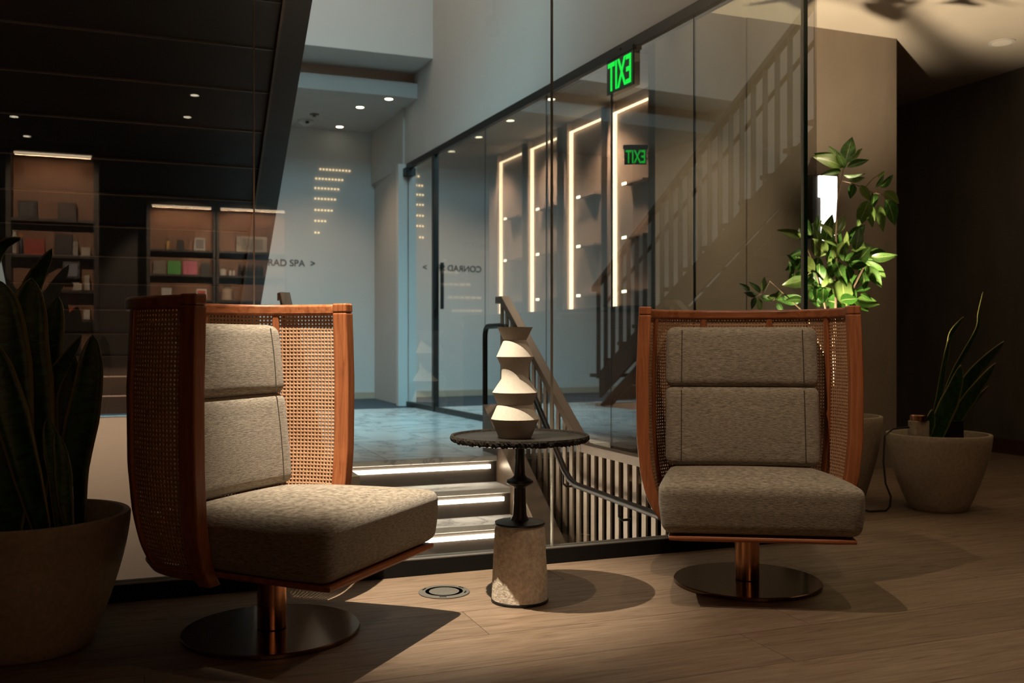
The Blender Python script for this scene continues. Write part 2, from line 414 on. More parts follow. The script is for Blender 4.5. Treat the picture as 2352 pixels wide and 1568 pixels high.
# corridor behind the hall glass
struct(gbox(2.45, 7.4, .014, 1.6, ZL - .2, ZL).build('floor_corridor', M['marble']), 'marble corridor floor behind the hall glass', 'floor')
struct(gbox(2.10, 7.6, .062, 1.6, 3.03, 3.085).build('ceiling_corridor', M['grey']), 'corridor ceiling behind the hall glass', 'ceiling')
sbox('wall_corridor_end', 3.02, 4.9, 11.5, 11.65, ZL, 3.03, M['grey'], 'corridor end wall with dark lettering', 'wall')
NO = .64                                     # niche wall offset from the glass line
struct(gbox(2.40, 6.0, NO, NO + .12, ZL, 3.03).build('wall_niches', M['warmwall']), 'warm panelled corridor wall with lit niches', 'wall')
# far-door jamb, catching the daylight
sbox('trim_2', 2.79, 2.90, 10.99, 11.10, ZL, 3.09, M['white'], 'white jamb at the far end of the hall glass', 'trim')

# ---- landing: marble tiles and carpet
ld = MB().box(.86, 3.08, 6.06, 10.65, ZL - .2, ZL - .015); ld.box(-1.35, .86, 10.1, 10.65, ZL - .2, ZL - .015)
landing = struct(ld.build('floor_landing', M['plinth']), 'marble landing at the head of the lit steps', 'floor')
tm = MB().box(.0015, .5985, .0015, 1.1985, -.015, 0).mesh('tile', M['marble'])
def tile(x, y, sx=1, sy=1):
    o = bpy.data.objects.new('tile', tm); COL.objects.link(o); o.parent = landing; o.location = (x, y, ZL); o.scale = (sx, sy, 1)
for i in range(4):
    for j in range(4):
        y0 = 6.02 + j * 1.2; sy = min(1.2, 10.65 - y0) / 1.2; w = min(.6, 3.08 - (.86 + .6 * i)) / .6
        tile(.86 + .6 * i, y0, w, sy)
for i in range(4): tile(-1.35 + .6 * i, 10.1, min(.6, .86 + 1.35 - .6 * i) / .6, .55 / 1.2)
sbox('floor_far', -1.35, 2.87, 10.65, 12.6, ZL - .2, ZL - .002, M['carpet'], 'dark carpet strip between the marble and the far wall', 'floor')

# ================================================================== LOWER FLIGHT (lit steps)
XS0, XS1 = .86, 2.20
RISE, GO = .176, .256
st = thing('lower_stair', 'marble steps with lit strips under each nosing, behind the glass', 'stairs', (1.5, 6.0, -.64))
for k in range(5):
    zt = ZL - k * RISE; yf = 6.02 - k * GO
    MB().box(XS0, XS1, yf, yf + .012, zt - RISE + .0, zt - .035).build('riser', M['riser'], st, world=True)
    if k: MB().box(XS0, XS1, yf - .02, yf + GO, zt - .035, zt).build('tread', M['marble'], st, .004, True)
    else: MB().box(XS0, XS1, yf - .02, yf + .0, zt - .035, zt - .001).build('nosing', M['marble'], st, .004, True)
    MB().box(XS0 + .02, XS1 - .05, yf - .020, yf - .009, zt - .082, zt - .060).build('light_strip', M['led'], st, world=True)
    if k: MB().box(XS0, XS1, yf + .0125, 6.018, zt - RISE, zt - .036).build('core', M['riser'], st, world=True)
MB().box(XS0, 3.1, 4.2, 6.02 - 4 * GO, -.66, -.64).build('half_landing', M['marble'], st, world=True)
# right stringer (bronze), sloped
def slope_poly(y0, y1, off0, off1, top=True):
    f = lambda yy: ZL + (yy - 6.02) * RISE / GO
    return [(y0, f(y0) + off0), (y1, f(y1) + off0), (y1, f(y1) + off1), (y0, f(y0) + off1)]
MB().prism(slope_poly(4.75, 6.3, -.30, .13), 0, XS1, XS1 + .14).build('stringer', M['bronze'], st, .004, True)
MB().prism(slope_poly(4.75, 6.3, -.30, .13), 0, XS0 - .05, XS0).build('stringer', M['bronze'], st, .004, True)
sbox('wall_below_landing', 2.36, 3.1, 5.9, 6.02, -.66, ZL - .02, M['riser'], 'bronze wall below the landing beside the steps', 'wall')

def balustrade(name, label, X, hand):
    t = thing(name, label, 'railing', (X, 5.0, -.64))
    Ya, Yb, za, zb = (6.39, 5.056, 1.3227, .4065) if X > 1 else (6.177, 4.888, 1.312, .4263)
    sl = (za - zb) / (Ya - Yb)
    w = .032
    # flat top rail: short level head, slope, level foot
    def bar(y0, z0, y1, z1, th=.05):
        return MB().prism([(y0, z0), (y1, z1), (y1, z1 - th), (y0, z0 - th)], 0, X - w, X + w)
    bar(Ya + .12, za, Ya, za).build('top_rail', M['bronze'], t, .003, True)
    bar(Ya, za, Yb, zb, .058).build('top_rail', M['bronze'], t, .003, True)
    bar(Yb, zb, 4.06, zb).build('top_rail', M['bronze'], t, .003, True)
    y = Ya + .06
    while y > 4.08:
        zt = (za if y > Ya else (zb + (y - Yb) * sl if y > Yb else zb)) - .05
        zn = ZL + (y - 6.02) * RISE / GO if y < 6.02 else ZL
        zbm = max(zn, -.64) + .02 if y < 6.02 else ZL
        MB().box(X - .006, X + .006, y - .022, y + .022, zbm - (.12 if y < 6.0 else 0), zt + .004).build('baluster', M['balulight'], t, world=True)
        y -= .1
    if hand:
        hx = X - .07 if hand < 0 else X + .07
        pts = [(hx, 6.62, ZL), (hx, 6.62, ZL + .80)]
        for a in range(1, 7):
            q = a / 6 * PI / 2; pts.append((hx, 6.62 - .07 + .07 * math.cos(q), ZL + .80 + .07 * math.sin(q)))
        pts += [(hx, 6.30, ZL + .87), (hx, 6.2, ZL + .865)]
        pts += [(hx, 5.20, .235), (hx, 5.12, .19), (hx, 5.04, .17), (hx, 4.06, .155)]
        MB().tube(pts, .019, 12).build('handrail', M['blackmetal'], t, world=True)
        for yy, zz in ((5.9, .66), (5.22, .225), (4.5, .15)):
            MB().tube([(hx, yy, zz - .01), (hx, yy, zz - .07), (hx + .02, yy, zz - .09), (X, yy, zz - .09)], .007, 8).build('bracket', M['blackmetal'], t, world=True)
    return t
balustrade('stair_railing', 'bronze stair railing with flat bars descending behind the side table', 2.40, -1)
balustrade('stair_railing', 'stair railing on the near-left side of the lit steps, behind the left chair', .83, 1)

# ================================================================== UPPER FLIGHT (dark, seen from below)
zs = lambda Y: 1.378 + .635 * (8.2 - Y)      # underside line
up = thing('upper_stair', 'dark steel stair rising overhead, seen from below through the glass', 'stairs', (0, 10.0, ZL))
UX0, UX1 = -.95, .91
Y0 = 9.986 - .0
ys = [9.886 - .30 * k for k in range(0, 18)]
for a, b in zip(ys[:-1], ys[1:]):
    if b < 4.3: break
    MB().prism([(b + .006, zs(b + .006)), (a - .006, zs(a - .006)), (a - .006, zs(a) + .05), (b + .006, zs(b) + .05)], 0, UX0, UX1 - .14).build('soffit_panel', M['darkpanel'], up, world=True)
    MB().prism([(b - .005, zs(b) - .006), (b + .005, zs(b) - .009), (b + .006, zs(b) + .03), (b - .006, zs(b) + .03)], 0, UX0, UX1 - .14).build('panel_joint', M['darkjoint'], up, world=True)  # lighter ridge, its colour imitating light caught on the panel edges
Yt = 4.35
MB().prism([(Yt, zs(Yt) - .05), (9.93, zs(9.93) + .06), (9.93, zs(9.93) + .36), (Yt, zs(Yt) + .36)], 0, UX1 - .03, UX1).build('stringer', M['darkpanel'], up, world=True)
MB().prism([(Yt, zs(Yt) - .05), (9.9, zs(9.9) - .05), (9.9, zs(9.9) - .03), (Yt, zs(Yt) - .03)], 0, UX1 - .15, UX1).build('flange', M['darkpanel'], up, world=True)
MB().prism([(Yt, zs(Yt) - .055), (9.9, zs(9.9) - .055), (9.9, zs(9.9) - .03), (Yt, zs(Yt) - .03)], 0, UX1 - .165, UX1 - .15).build('edge_strip', M['darkjoint'], up, world=True)
MB().prism([(Yt, zs(Yt) - .05), (9.93, zs(9.93) + .06), (9.93, zs(9.93) + .36), (Yt, zs(Yt) + .36)], 0, UX0 - .03, UX0).build('stringer', M['darkpanel'], up, world=True)
for k, Yk in enumerate(ys[:-2]):
    if Yk < 4.8: break
    MB().box(UX0, UX1 - .03, Yk - .0, Yk + .30, zs(Yk) + .27, zs(Yk) + .31).build('tread', M['riser'], up, world=True)
ur = thing('upper_railing', 'dark railing along the open side of the upper stair, mirrored in the hall glass', 'railing', (UX1, 10.0, ZL))
MB().prism([(Yt, zs(Yt) + 1.42), (10.1, zs(10.1) + 1.42), (10.1, zs(10.1) + 1.48), (Yt, zs(Yt) + 1.48)], 0, UX1 - .07, UX1 + .0).build('top_rail', M['balu'], ur, world=True)
MB().tube([(UX1 - .12, 10.0, zs(10.) + 1.2), (UX1 - .12, Yt, zs(Yt) + 1.2)], .02, 8).build('handrail', M['balu'], ur, world=True)
y = 10.0
while y > Yt + .05:
    MB().box(UX1 - .06, UX1 - .01, y - .008, y + .008, zs(y) + .33, zs(y) + 1.43).build('baluster', M['balu'], ur, world=True); y -= .16

# ================================================================== GLASS
SH = .071
shoe = struct(MB().box(-4.2, 3.15, 3.96, 4.035, 0, SH - .004).build('trim_3', M['shoe']), 'black floor channel that holds the front glass', 'trim')
MB().box(-4.2, 3.15, 3.962, 4.033, SH - .004, SH).build('cap', M['shoetop'], shoe)
gx = [-3.65, -2.28, -.925, .4146, 1.729, 3.11]
for i in range(5):
    g = struct(MB().box(gx[i] + .003, gx[i + 1] - .003, 3.992, 4.007, SH, 3.41).build('window_%d' % (i + 1), M['glass']),
               ['clear front glass panel out of frame on the far left', 'clear front glass panel left of the potted plant', 'clear front glass panel behind the left chair and snake plant', 'clear front glass panel behind the side table',
                'clear front glass panel behind the right chair, with the exposed green edge'][i], 'glass panel')
    for xx in (gx[i] + .001, gx[i + 1] - .003):
        end = (i == 4 and xx > 3)
        MB().box(xx, xx + (.006 if end else .002), 3.9915, 4.0075, SH, 3.41).build('edge', M['glasslip'], g)
    if i == 4:
        MB().box(3.113, 3.135, 3.99, 4.012, SH, 3.41).build('edge_strip', M['glassedge'], g)
tj = [0.03, 1.12, 2.15, 3.22, 4.55, 5.98, GL - .02]
nm = ['first hall glass panel next to the front corner', 'second hall glass panel mirroring the stair railing', 'third hall glass panel with the imitated exit sign reflection',
      'fourth hall glass panel in front of the tall light strips', 'fifth hall glass panel beside the black door post', 'glass door leaf at the far end of the hall glass']
for i in range(6):
    z0 = -.6 if i < 2 else ZL + .03
    w = gbox(tj[i] + .004, tj[i + 1] - .004, 0, .012, z0, 3.025).build('window_%d' % (i + 6), M['glass2'])
    struct(w, nm[i], 'glass panel')
    gbox(tj[i + 1] - .004, tj[i + 1] + .004, -.001, .013, z0, 3.025).build('joint', M['blackmetal'], w)
dr = thing('door_frame', 'black metal post, bottom rail and handle of the hall glass door', 'door frame', gw(5.98, 0, ZL))
gbox(5.95, 6.01, -.03, .04, ZL, 3.025).build('post', M['blackmetal'], dr, world=True)
gbox(3.2, GL, -.02, .035, ZL, ZL + .055).build('bottom_rail', M['blackmetal'], dr, world=True)
gbox(5.87, 5.90, -.06, -.03, 1.35, 1.85).build('handle', M['blackmetal'], dr, world=True)
gbox(GL - .12, GL, -.06, .08, 2.94, 3.03).build('closer', M['blackmetal'], dr, world=True)

# ================================================================== NICHE LIGHT STRIPS and corridor details
def niche_t(px_, py_, z):                    # place on the niche wall
    d = (z - 1) * F / (784 - py_); return P(px_, py_, d)
strip_x = [(1409, 265), (1309, 305), (1219, 345), (1148, 375)]
lb = ['tall vertical light strip nearest the right chair', 'second tall vertical light strip from the right', 'third tall vertical light strip, over the stair rail', 'fourth tall vertical light strip, above the vase']
for k, (sx, sy) in enumerate(strip_x):
    best = None
    for t in np.linspace(2.4, 6.8, 600):
        q = gw(t, NO - .03, 2.93); v = Vector((q[0], q[1])); dd = v.x * SY + v.y * CY; la = v.x * CY - v.y * SY
        e = abs(1176 + F * la / dd - sx)
        if best is None or e < best[0]: best = (e, t)
    t = best[1]
    n = thing('light_strip', lb[k], 'light strip', gw(t, NO - .03, 1.25), group='niche light strips')
    gbox(t - .013, t + .013, NO - .03, NO - .004, 1.28, 2.93).build('upright', M['ledwarm'], n, world=True)
    gbox(t - .60, t - .02, NO - .03, NO - .012, 2.915, 2.93).build('top_bar', M['ledwarm'], n, world=True)
    gbox(t + .02, t + .05, NO - .05, NO - .001, 1.28, 3.01).build('fin', M['warmwall'], n, world=True)
    gbox(t - .64, t - .62, NO - .05, NO - .001, 1.28, 3.01).build('fin', M['balu'], n, world=True)
    for zz in (2.28, 1.84, 1.40):
        s = thing('niche_shelf', '%s lit niche shelf beside the %s light strip' % ({2.28: 'top', 1.84: 'middle', 1.40: 'bottom'}[zz], ('rightmost', 'second', 'third', 'leftmost')[k]), 'shelf', gw(t - .3, NO - .03, zz), group='lit niche shelves')
        gbox(t - .54, t - .22, NO - .075, NO - .002, zz, zz + .018).build('board', M['warmwall'], s, world=True)
        gbox(t - .29, t - .22, NO - .079, NO - .076, zz - .002, zz + .020).build('lamp_end', M['lamp'], s, world=True)
bc = thing('base_cabinet', 'dark low cabinet below the lit niches behind the hall glass', 'cabinet', gw(4.2, NO - .2, ZL))
M['cabdark'] = mat('dark_cabinet', (.055, .048, .042), .5)
for k in range(6): gbox(2.42 + k * .6, 3.015 + k * .6, NO - .30, NO - .002, ZL + .03, 1.245).build('door', M['cabdark'], bc, .003, True)
gbox(2.41, 6.02, NO - .32, NO - .002, 1.247, 1.275).build('worktop', M['cabdark'], bc, world=True)
def mirrored_exit_sign(name, label, loc, rz, w, h, rod=1):  # added in place of a reflected sign, hence the flipped lettering
    t = thing(name, label, 'sign', loc, rz)
    MB().box(-w / 2, w / 2, -.006, .006, -h / 2, h / 2).build('plate', M['exitplate'], t)
    x = text_mesh('EXIT', h * 1.02, M['exit'], 'lettering', mirror=True); bb = [v.co.x for v in x.data.vertices]; by = [v.co.y for v in x.data.vertices]
    x.parent = t; x.rotation_euler = (PI / 2, 0, 0); sx = w * .88 / (max(bb) - min(bb)); sy = h * .84 / (max(by) - min(by)); x.scale = (sx, sy, 1)
    x.location = (-(max(bb) + min(bb)) / 2 * sx, -.009, -(max(by) + min(by)) / 2 * sy)
    MB().box(-w / 2 - .01, w / 2 + .01, -.014, .014, h / 2, h / 2 + .03).build('canopy', M['blackmetal'], t)
    if rod and 3.03 - loc[2] > h / 2 + .04: MB().tube([(0, 0, h / 2 + .03), (0, 0, 3.03 - loc[2])], .005, 8).build('rod', M['blackmetal'], t)
    return t
ts = min(np.linspace(1.0, 4.0, 900), key=lambda t: abs(1176 + F * (gw(t, -.022, 0)[0] * CY - gw(t, -.022, 0)[1] * SY) / (gw(t, -.022, 0)[0] * SY + gw(t, -.022, 0)[1] * CY) - 1425))
qs = Vector(gw(ts, -.022, 0)); qs.z = 1 + (784 - 168) / F * (qs.x * SY + qs.y * CY)
es = mirrored_exit_sign('mirrored_exit_sign', 'large green exit sign built backwards to imitate its reflection, high under the head track', qs, math.atan2(GD.y, GD.x) + PI, .36, .24, 0)
off_ = (Vector((qs.x, qs.y)) - G0).dot(GN)
MB().tube([(0, 0, .14), (0, 0, 3.06 - qs.z)], .006, 8).build('arm', M['blackmetal'], es)
qs = P(1459, 360, 7.35); es = mirrored_exit_sign('mirrored_exit_sign', 'small green exit sign built backwards to imitate its reflection, beside the rightmost light strip', qs, -YAW, .17, .118, 0)
MB().tube([(0, .01, 0), (.32, .18, 0)], .008, 8).build('wall_bracket', M['blackmetal'], es)

# lettering
def lettering(name, label, txt, x, y, plane_y, cap_px, mirror=False):
    a = (x - 1176) / F; d = plane_y / (CY - a * SY); p = P(x, y, d)
    h = cap_px / F * d / .69
    o = text_mesh(txt, h, M['letters'], name, mirror); o.rotation_euler = (PI / 2, 0, 0); o.location = (p.x, plane_y - .004, p.z)
    return tag(o, label, 'lettering')
o = lettering('wall_lettering', 'dark lettering CONRAD SPA with an arrow on the pale far wall', 'CONRAD SPA  >', 563, 608, 12.6, 15)
o = lettering('wall_lettering', 'faint lettering FITNESS on the corridor end wall', 'FITNESS', 1066, 571, 11.5, 14)

# ceiling downlights in the hall
def downlight(p, label, r=.035, m='lamp', group=None):
    t = thing('downlight', label, 'downlight', p, group=group)
    MB().lathe([(r * 1.35, .0), (r * 1.35, -.006), (r, -.008)], 20).build('trim_ring', M['white'], t)
    MB().lathe([(r, -.004), (r, -.0095), (0, -.0095)], 20).build('lens', M[m], t); return t
def on_plane(x, y, z): return P(x, y, (z - 1) * F / (784 - y))
for (x, y, l) in ((827, 245, 'round downlight nearest the edge of the low hall ceiling'), (780, 290, 'dimmer round downlight beside the smoke detector'), (893, 226, 'round downlight at the very lip of the low hall ceiling')):
    p = on_plane(x, y, 3.78); downlight(p, l, .045, 'lamp')
for i, (x, y) in enumerate(((1157, 275), (1085, 313), (1022, 346), (1250, 226))):
    p = on_plane(x, y, 3.025); p.x = max(p.x, (G0 + GD * ((p.y - G0.y) / GD.y)).x + .09); p.z = 3.03
    downlight(p, ['downlight in the corridor ceiling above the fourth light strip', 'downlight in the corridor ceiling left of the light strips', 'downlight in the corridor ceiling by the black door post', 'downlight in the corridor ceiling beside the tall glass joint'][i], .04)
p = on_plane(703, 277, 3.78); t = thing('smoke_detector', 'white domed smoke detector on the low hall ceiling', 'smoke detector', p)
MB().lathe([(.10, 0), (.10, -.02), (.085, -.035), (.04, -.06), (0, -.065)], 24).build('dome', M['white'], t); MB().box(-.02, .02, -.11, -.06, -.05, -.03).build('sensor', M['blackmetal'], t)
p = on_plane(722, 262, 3.78); t = thing('sprinkler', 'small sprinkler head behind the smoke detector', 'sprinkler', p)
MB().lathe([(.06, 0), (.055, -.01), (.012, -.015), (.012, -.03), (.03, -.032), (0, -.034)], 16).build('head', M['bronze'], t)
# rows of glowing beads, added to imitate reflected dots of light
for k, (y, x0, x1) in enumerate(((389, 735, 808), (411, 725, 796), (433, 723, 785), (457, 723, 773), (483, 723, 763), (508, 723, 750), (535, 723, 734))):
    d = 12.55 / (CY - ((765 - 1176) / F) * SY); mb = MB(); x = x0
    while x <= x1:
        q = P(x, y, d); q.y = 12.585; mb.lathe([(.0, q.z - .013), (.010, q.z - .009), (.013, q.z), (.010, q.z + .009), (0, q.z + .013)], 8, (q.x, q.y)); x += 8
    o = mb.build('bead_reflection_row', M['bead'])
    tag(o, '%s row of glowing beads imitating reflected lights on the pale far wall' % ('topmost', 'second', 'third', 'fourth', 'fifth', 'sixth', 'lowest')[k], 'light row', 'imitated reflections on the far wall')
for k, (y, x0, x1, st_) in enumerate(((598, 1018, 1024, 8), (625, 1018, 1056, 15), (653, 1018, 1090, 15), (683, 1032, 1110, 15), (713, 1040, 1110, 10), (745, 1068, 1110, 9))):
    d = 11.46 / (CY - ((1065 - 1176) / F) * SY); mb = MB(); x = x0
    while x <= x1:
        q = P(x, y, d); q.y = 11.485; mb.box(q.x - st_ * .0018, q.x + st_ * .0018, q.y - .01, q.y + .01, q.z - .014, q.z + .014); x += st_
    o = mb.build('bead_reflection_row', M['bead'])  # added beads standing in for a reflection in the hall glass
    tag(o, '%s row of glowing beads imitating reflected lights behind the glass door' % ('topmost', 'second', 'third', 'fourth', 'fifth', 'lowest')[k], 'light row', 'imitated reflections behind the glass door')

# ================================================================== HALL LIGHTS (downlight beams and added fill)
light('under_stair_fill', 'AREA', (-.3, 8.9, .55), 13, (1.0, .70, .50), (-.3, 10.0, -.6), shape='RECTANGLE', size=1.0, size_y=.1)  # added fill brightening the beige wall, without any fitting
light('half_landing_fill', 'AREA', (1.2, 4.5, -.45), 5, WARM, (2.3, 4.7, .2), shape='RECTANGLE', size=.5, size_y=.2)  # added warm fill for the balusters, no fitting modelled
for i, (x, y, e) in enumerate(((1.9, 11.4, 62), (.4, 11.4, 62))):
    light('hall_downlight_beam', 'SPOT', (x, y, 3.74), e * 1.3, (1.0, .68, .46), (x, y + .2, 0), spot_size=math.radians(110), spot_blend=.8, shadow_soft_size=.05)
for i, t in enumerate((3.2, 4.4, 5.6)):
    q = gw(t, .3, 3.0); light('corridor_downlight_beam', 'SPOT', q, 110, (1.0, .72, .52), (q[0], q[1], 0), spot_size=math.radians(120), spot_blend=.8, shadow_soft_size=.05)

# ================================================================== LOUNGE SPOT LAMPS
def track_spot(label, loc, target, energy, size, blend, soft=.012, color=WARM):
    t = thing('track_spotlight', label, 'spotlight', loc)
    d = (Vector(target) - Vector(loc)).normalized(); q = d.to_track_quat('-Z', 'Y').to_euler()
    h = MB().lathe([(.045, .02), (.045, .14), (.0, .14)], 24).build('can', M['blackmetal'], t); h.rotation_euler = q
    MB().tube([(0, 0, .10), (0, 0, 3.4 - loc[2])], .008, 8).build('stem', M['blackmetal'], t)
    light('track_spot_beam', 'SPOT', loc, energy, color, target, spot_size=math.radians(size), spot_blend=blend, shadow_soft_size=soft)
track_spot('black track spotlight hung over the left chair', SPOT_A, cw(-.33, 3.83, 0), 1120, 41.5, 1.0, color=(1.0, .86, .66))
track_spot('black track spotlight hung between the two chairs', SPOT_B, cw(1.05, 3.65, 0.4), 130, 55, .9)
track_spot('black track spotlight hung in front of the right chair', SPOT_C, cw(1.0, 3.7, 0.3), 45, 85, .8)

# added fill spots, unseen, brightening the brown wall and the dark wall
for lab, p_, q_, e_, sz in (('added black track spotlight, unseen, brightening the brown wall beside the pillar', (3.75, 4.6, 3.15), (3.72, 6.0, 1.35), 260, 62), ('added black track spotlight, unseen, brightening the dark right wall', (5.4, 3.4, 3.15), (7.1, 6.2, .6), 9, 140)):
    track_spot(lab, Vector(p_), Vector(q_), e_, sz, .9, .06)

# ================================================================== LOUNGE CHAIRS
def chair():
    root = thing('lounge_chair', 'left swivel lounge chair turned sideways, cane shell and grey cushions', 'chair', group='cane swivel lounge chairs')
    A, B, PWR, ZT, ZB = .425, .43, 2.5, 1.145, .25
    # plan curve, left post to right post
    raw = [(-.425, -.04 + .004 * i) for i in range(11)]
    for i in range(1, 400):
        th = PI * i / 400; c, s_ = math.cos(th), math.sin(th)
        raw.append((-A * math.copysign(abs(c) ** (2 / PWR), c), B * abs(s_) ** (2 / PWR)))
    raw += [(.425, -.004 * i) for i in range(11)]
    raw = np.array(raw); seg = np.hypot(*np.diff(raw, axis=0).T); cum = np.concatenate([[0], np.cumsum(seg)]); LEN = cum[-1]
    zk = np.array([.22, .25, .29, .35, .45, .60, .85, 1.15]); kk = np.array([.70, .775, .845, .915, .975, 1.008, 1.015, .985])
    zz = np.linspace(.22, 1.15, 200)
    # smooth interpolation of the belly profile
    kq = np.interp(zz, zk, kk)
    for _ in range(30): kq[1:-1] = (kq[:-2] + 2 * kq[1:-1] + kq[2:]) / 4
    K = lambda z: np.interp(z, zz, kq)
    def surf(s, z, off=0.0):
        x = np.interp(s, cum, raw[:, 0]); y = np.interp(s, cum, raw[:, 1])
        s2 = np.clip(s, .005, LEN - .005)
        tx = np.interp(s2 + .005, cum, raw[:, 0]) - np.interp(s2 - .005, cum, raw[:, 0]); ty = np.interp(s2 + .005, cum, raw[:, 1]) - np.interp(s2 - .005, cum, raw[:, 1])
        n = np.hypot(tx, ty); nx, ny = -ty / n, tx / n        # outward on the left side
        ex = np.where(s < 0, s, np.where(s > LEN, s - LEN, 0.0))
        k = K(z)
        return np.stack([x * k + nx * off + ex * tx / n, y * k + ny * off + ex * ty / n + np.where(k < 1, (1 - k) * .10, 0), np.broadcast_to(z, np.shape(x)) + 0 * x], -1)
    def vbar(name, s0, s1, o0, o1, z0, z1, m, n=40, capr=0.0):
        mb = MB(); vs = []; fs = []
        zl = np.linspace(z0, z1, n)
        for z in zl:
            for s_, o_ in ((s0, o0), (s1, o0), (s1, o1), (s0, o1)):
                vs.append(tuple(surf(np.float64(s_), np.float64(z), o_)))
        for k in range(n - 1):
            for i in range(4): fs.append((k * 4 + i, k * 4 + (i + 1) % 4, k * 4 + 4 + (i + 1) % 4, k * 4 + 4 + i))
        fs += [(0, 1, 2, 3), tuple((n - 1) * 4 + i for i in range(4))]
        mb.add(vs, fs); return mb.build(name, m, root, .006)
    def hbar(name, s0, s1, o0, o1, z0, z1, m, n=90, bev=.006):
        mb = MB(); vs = []; fs = []
        for s_ in np.linspace(s0, s1, n):
            for z, o_ in ((z0, o0), (z0, o1), (z1, o1), (z1, o0)): vs.append(tuple(surf(np.float64(s_), np.float64(z), o_)))
        for k in range(n - 1):
            for i in range(4): fs.append((k * 4 + i, k * 4 + (i + 1) % 4, k * 4 + 4 + (i + 1) % 4, k * 4 + 4 + i))
        fs += [(0, 1, 2, 3), tuple((n - 1) * 4 + i for i in range(4))]
        mb.add(vs, fs); mb.smooth = True; return mb.build(name, m, root, bev)
    PD = .05
    for s0, s1 in ((-.012, PD), (LEN - PD, LEN + .012)):
        vbar('front_post', s0, s1, -.026, .026, ZB - .02, ZT - .035, M['chairwood'])
        vbar('post_cap', s0, s1, -.026, .026, ZT - .0345, ZT, M['chairwood'], 6)
    hbar('top_rail', PD - .002, LEN - PD + .002, -.017, .017, ZT - .045, ZT - .002, M['chairrail'], bev=.010)
    hbar('bottom_rail', PD - .002, LEN - PD + .002, -.016, .016, ZB, ZB + .035, M['chairrail'])
    # stiles
    sx = lambda xv: float(np.interp(xv, raw[10:-10, 0] + np.arange(len(raw) - 20) * 1e-7, cum[10:-10]))
    stiles = [sx(-.375), sx(-.15), sx(.15), sx(.375)]
    for s_ in stiles: vbar('stile', s_ - .014, s_ + .014, -.012, .012, ZB + .03, ZT - .04, M['chairwood'])
    # cane panels: a real mesh of octagonal openings
    cell = .0143
    edges = [PD] + stiles + [LEN - PD]
    for a, b in zip(edges[:-1], edges[1:]):
        a2, b2 = a + .010, b - .010; z0, z1 = ZB + .030, ZT - .042
        nu, nv = max(1, round((b2 - a2) / cell)), round((z1 - z0) / cell)
        gu = np.linspace(a2, b2, nu + 1); gv = np.linspace(z0, z1, nv + 1)
        du, dv = gu[1] - gu[0], gv[1] - gv[0]
        ang = np.radians(np.arange(8) * 45 + 22.5); hx = .245 * np.cos(ang); hy = .245 * np.sin(ang)
        U, V = np.meshgrid(gu, gv, indexing='ij')
        cu, cv = np.meshgrid(gu[:-1] + du / 2, gv[:-1] + dv / 2, indexing='ij')
        hu = (cu[..., None] + hx * du).ravel(); hv = (cv[..., None] + hy * dv).ravel()
        su = np.concatenate([U.ravel(), hu]); sv = np.concatenate([V.ravel(), hv]); nb = len(su)
        vf = surf(su, sv, -.001); vb = surf(su, sv, .001)
        I, J = np.meshgrid(np.arange(nu), np.arange(nv), indexing='ij'); I = I.ravel(); J = J.ravel()
        c00 = I * (nv + 1) + J; c10 = (I + 1) * (nv + 1) + J; c11 = c10 + 1; c01 = c00 + 1
        h = (nu + 1) * (nv + 1) + (I * nv + J) * 8
        Q = []; T = []
        # hole verts: 0 right-up(22.5) 1 up-right(67.5) 2 up-left 3 left-up 4 left-down 5 down-left 6 down-right 7 right-down
        for (ca, cb, ha, hb) in ((c10, c11, 7, 0), (c11, c01, 1, 2), (c01, c00, 3, 4), (c00, c10, 5, 6)):
            Q.append(np.stack([ca, cb, h + hb, h + ha], -1))
        for (cc, ha, hb) in ((c11, 0, 1), (c01, 2, 3), (c00, 4, 5), (c10, 6, 7)): T.append(np.stack([cc, h + hb, h + ha], -1))
        Q = np.concatenate(Q); T = np.concatenate(T)
        Wq = np.concatenate([np.stack([h + i, h + (i + 1) % 8, h + (i + 1) % 8 + nb, h + i + nb], -1) for i in range(8)])
        quads = np.concatenate([Q, Q[:, ::-1] + nb, Wq]); tris = np.concatenate([T, T[:, ::-1] + nb])
        me = bpy.data.meshes.new('cane_panel'); vv = np.concatenate([vf, vb]).astype(np.float32)
        me.vertices.add(len(vv)); me.vertices.foreach_set('co', vv.ravel())
        nl = len(quads) * 4 + len(tris) * 3; me.loops.add(nl); me.loops.foreach_set('vertex_index', np.concatenate([quads.ravel(), tris.ravel()]).astype(np.int32))
        npoly = len(quads) + len(tris); me.polygons.add(npoly)
        ls = np.concatenate([np.arange(len(quads)) * 4, len(quads) * 4 + np.arange(len(tris)) * 3]); me.polygons.foreach_set('loop_start', ls.astype(np.int32))
        me.update(calc_edges=True); me.validate(); me.materials.append(M['cane'])
        o = bpy.data.objects.new('cane_panel', me); COL.objects.link(o); o.parent = root
    # seat board
    def board_def(w):
        k = .90 + .10 * min(1, max(0, (-w.y + .15) / .5)); return Vector((w.x * k, w.y, w.z))
    b = rounded_box(.345, .31, .0125, .012, 8, board_def).build('seat_board', M['chairrail'], root); b.location = (0, -.145, .268)
    # seat cushion
    def seat_def(w):
        ky = (w.y + .33) / .66                      # 0 front .. 1 rear
        w = Vector(w); w.x *= 1.0 - .20 * max(0, ky - .25)
        if w.z > 0: w.z += .026 * (1 - (w.x / .37) ** 2) * (1 - (2 * ky - 1) ** 2) - .012 * ky
        kz = min(1, max(0, -w.z / .094)); w.x *= 1 - .03 * kz; w.y *= 1 - .03 * kz
        return w
    sc = rounded_box(.372, .335, .094, .040, 22, seat_def).build('seat_cushion', M['fabric'], root); sc.location = (0, -.132, .374)
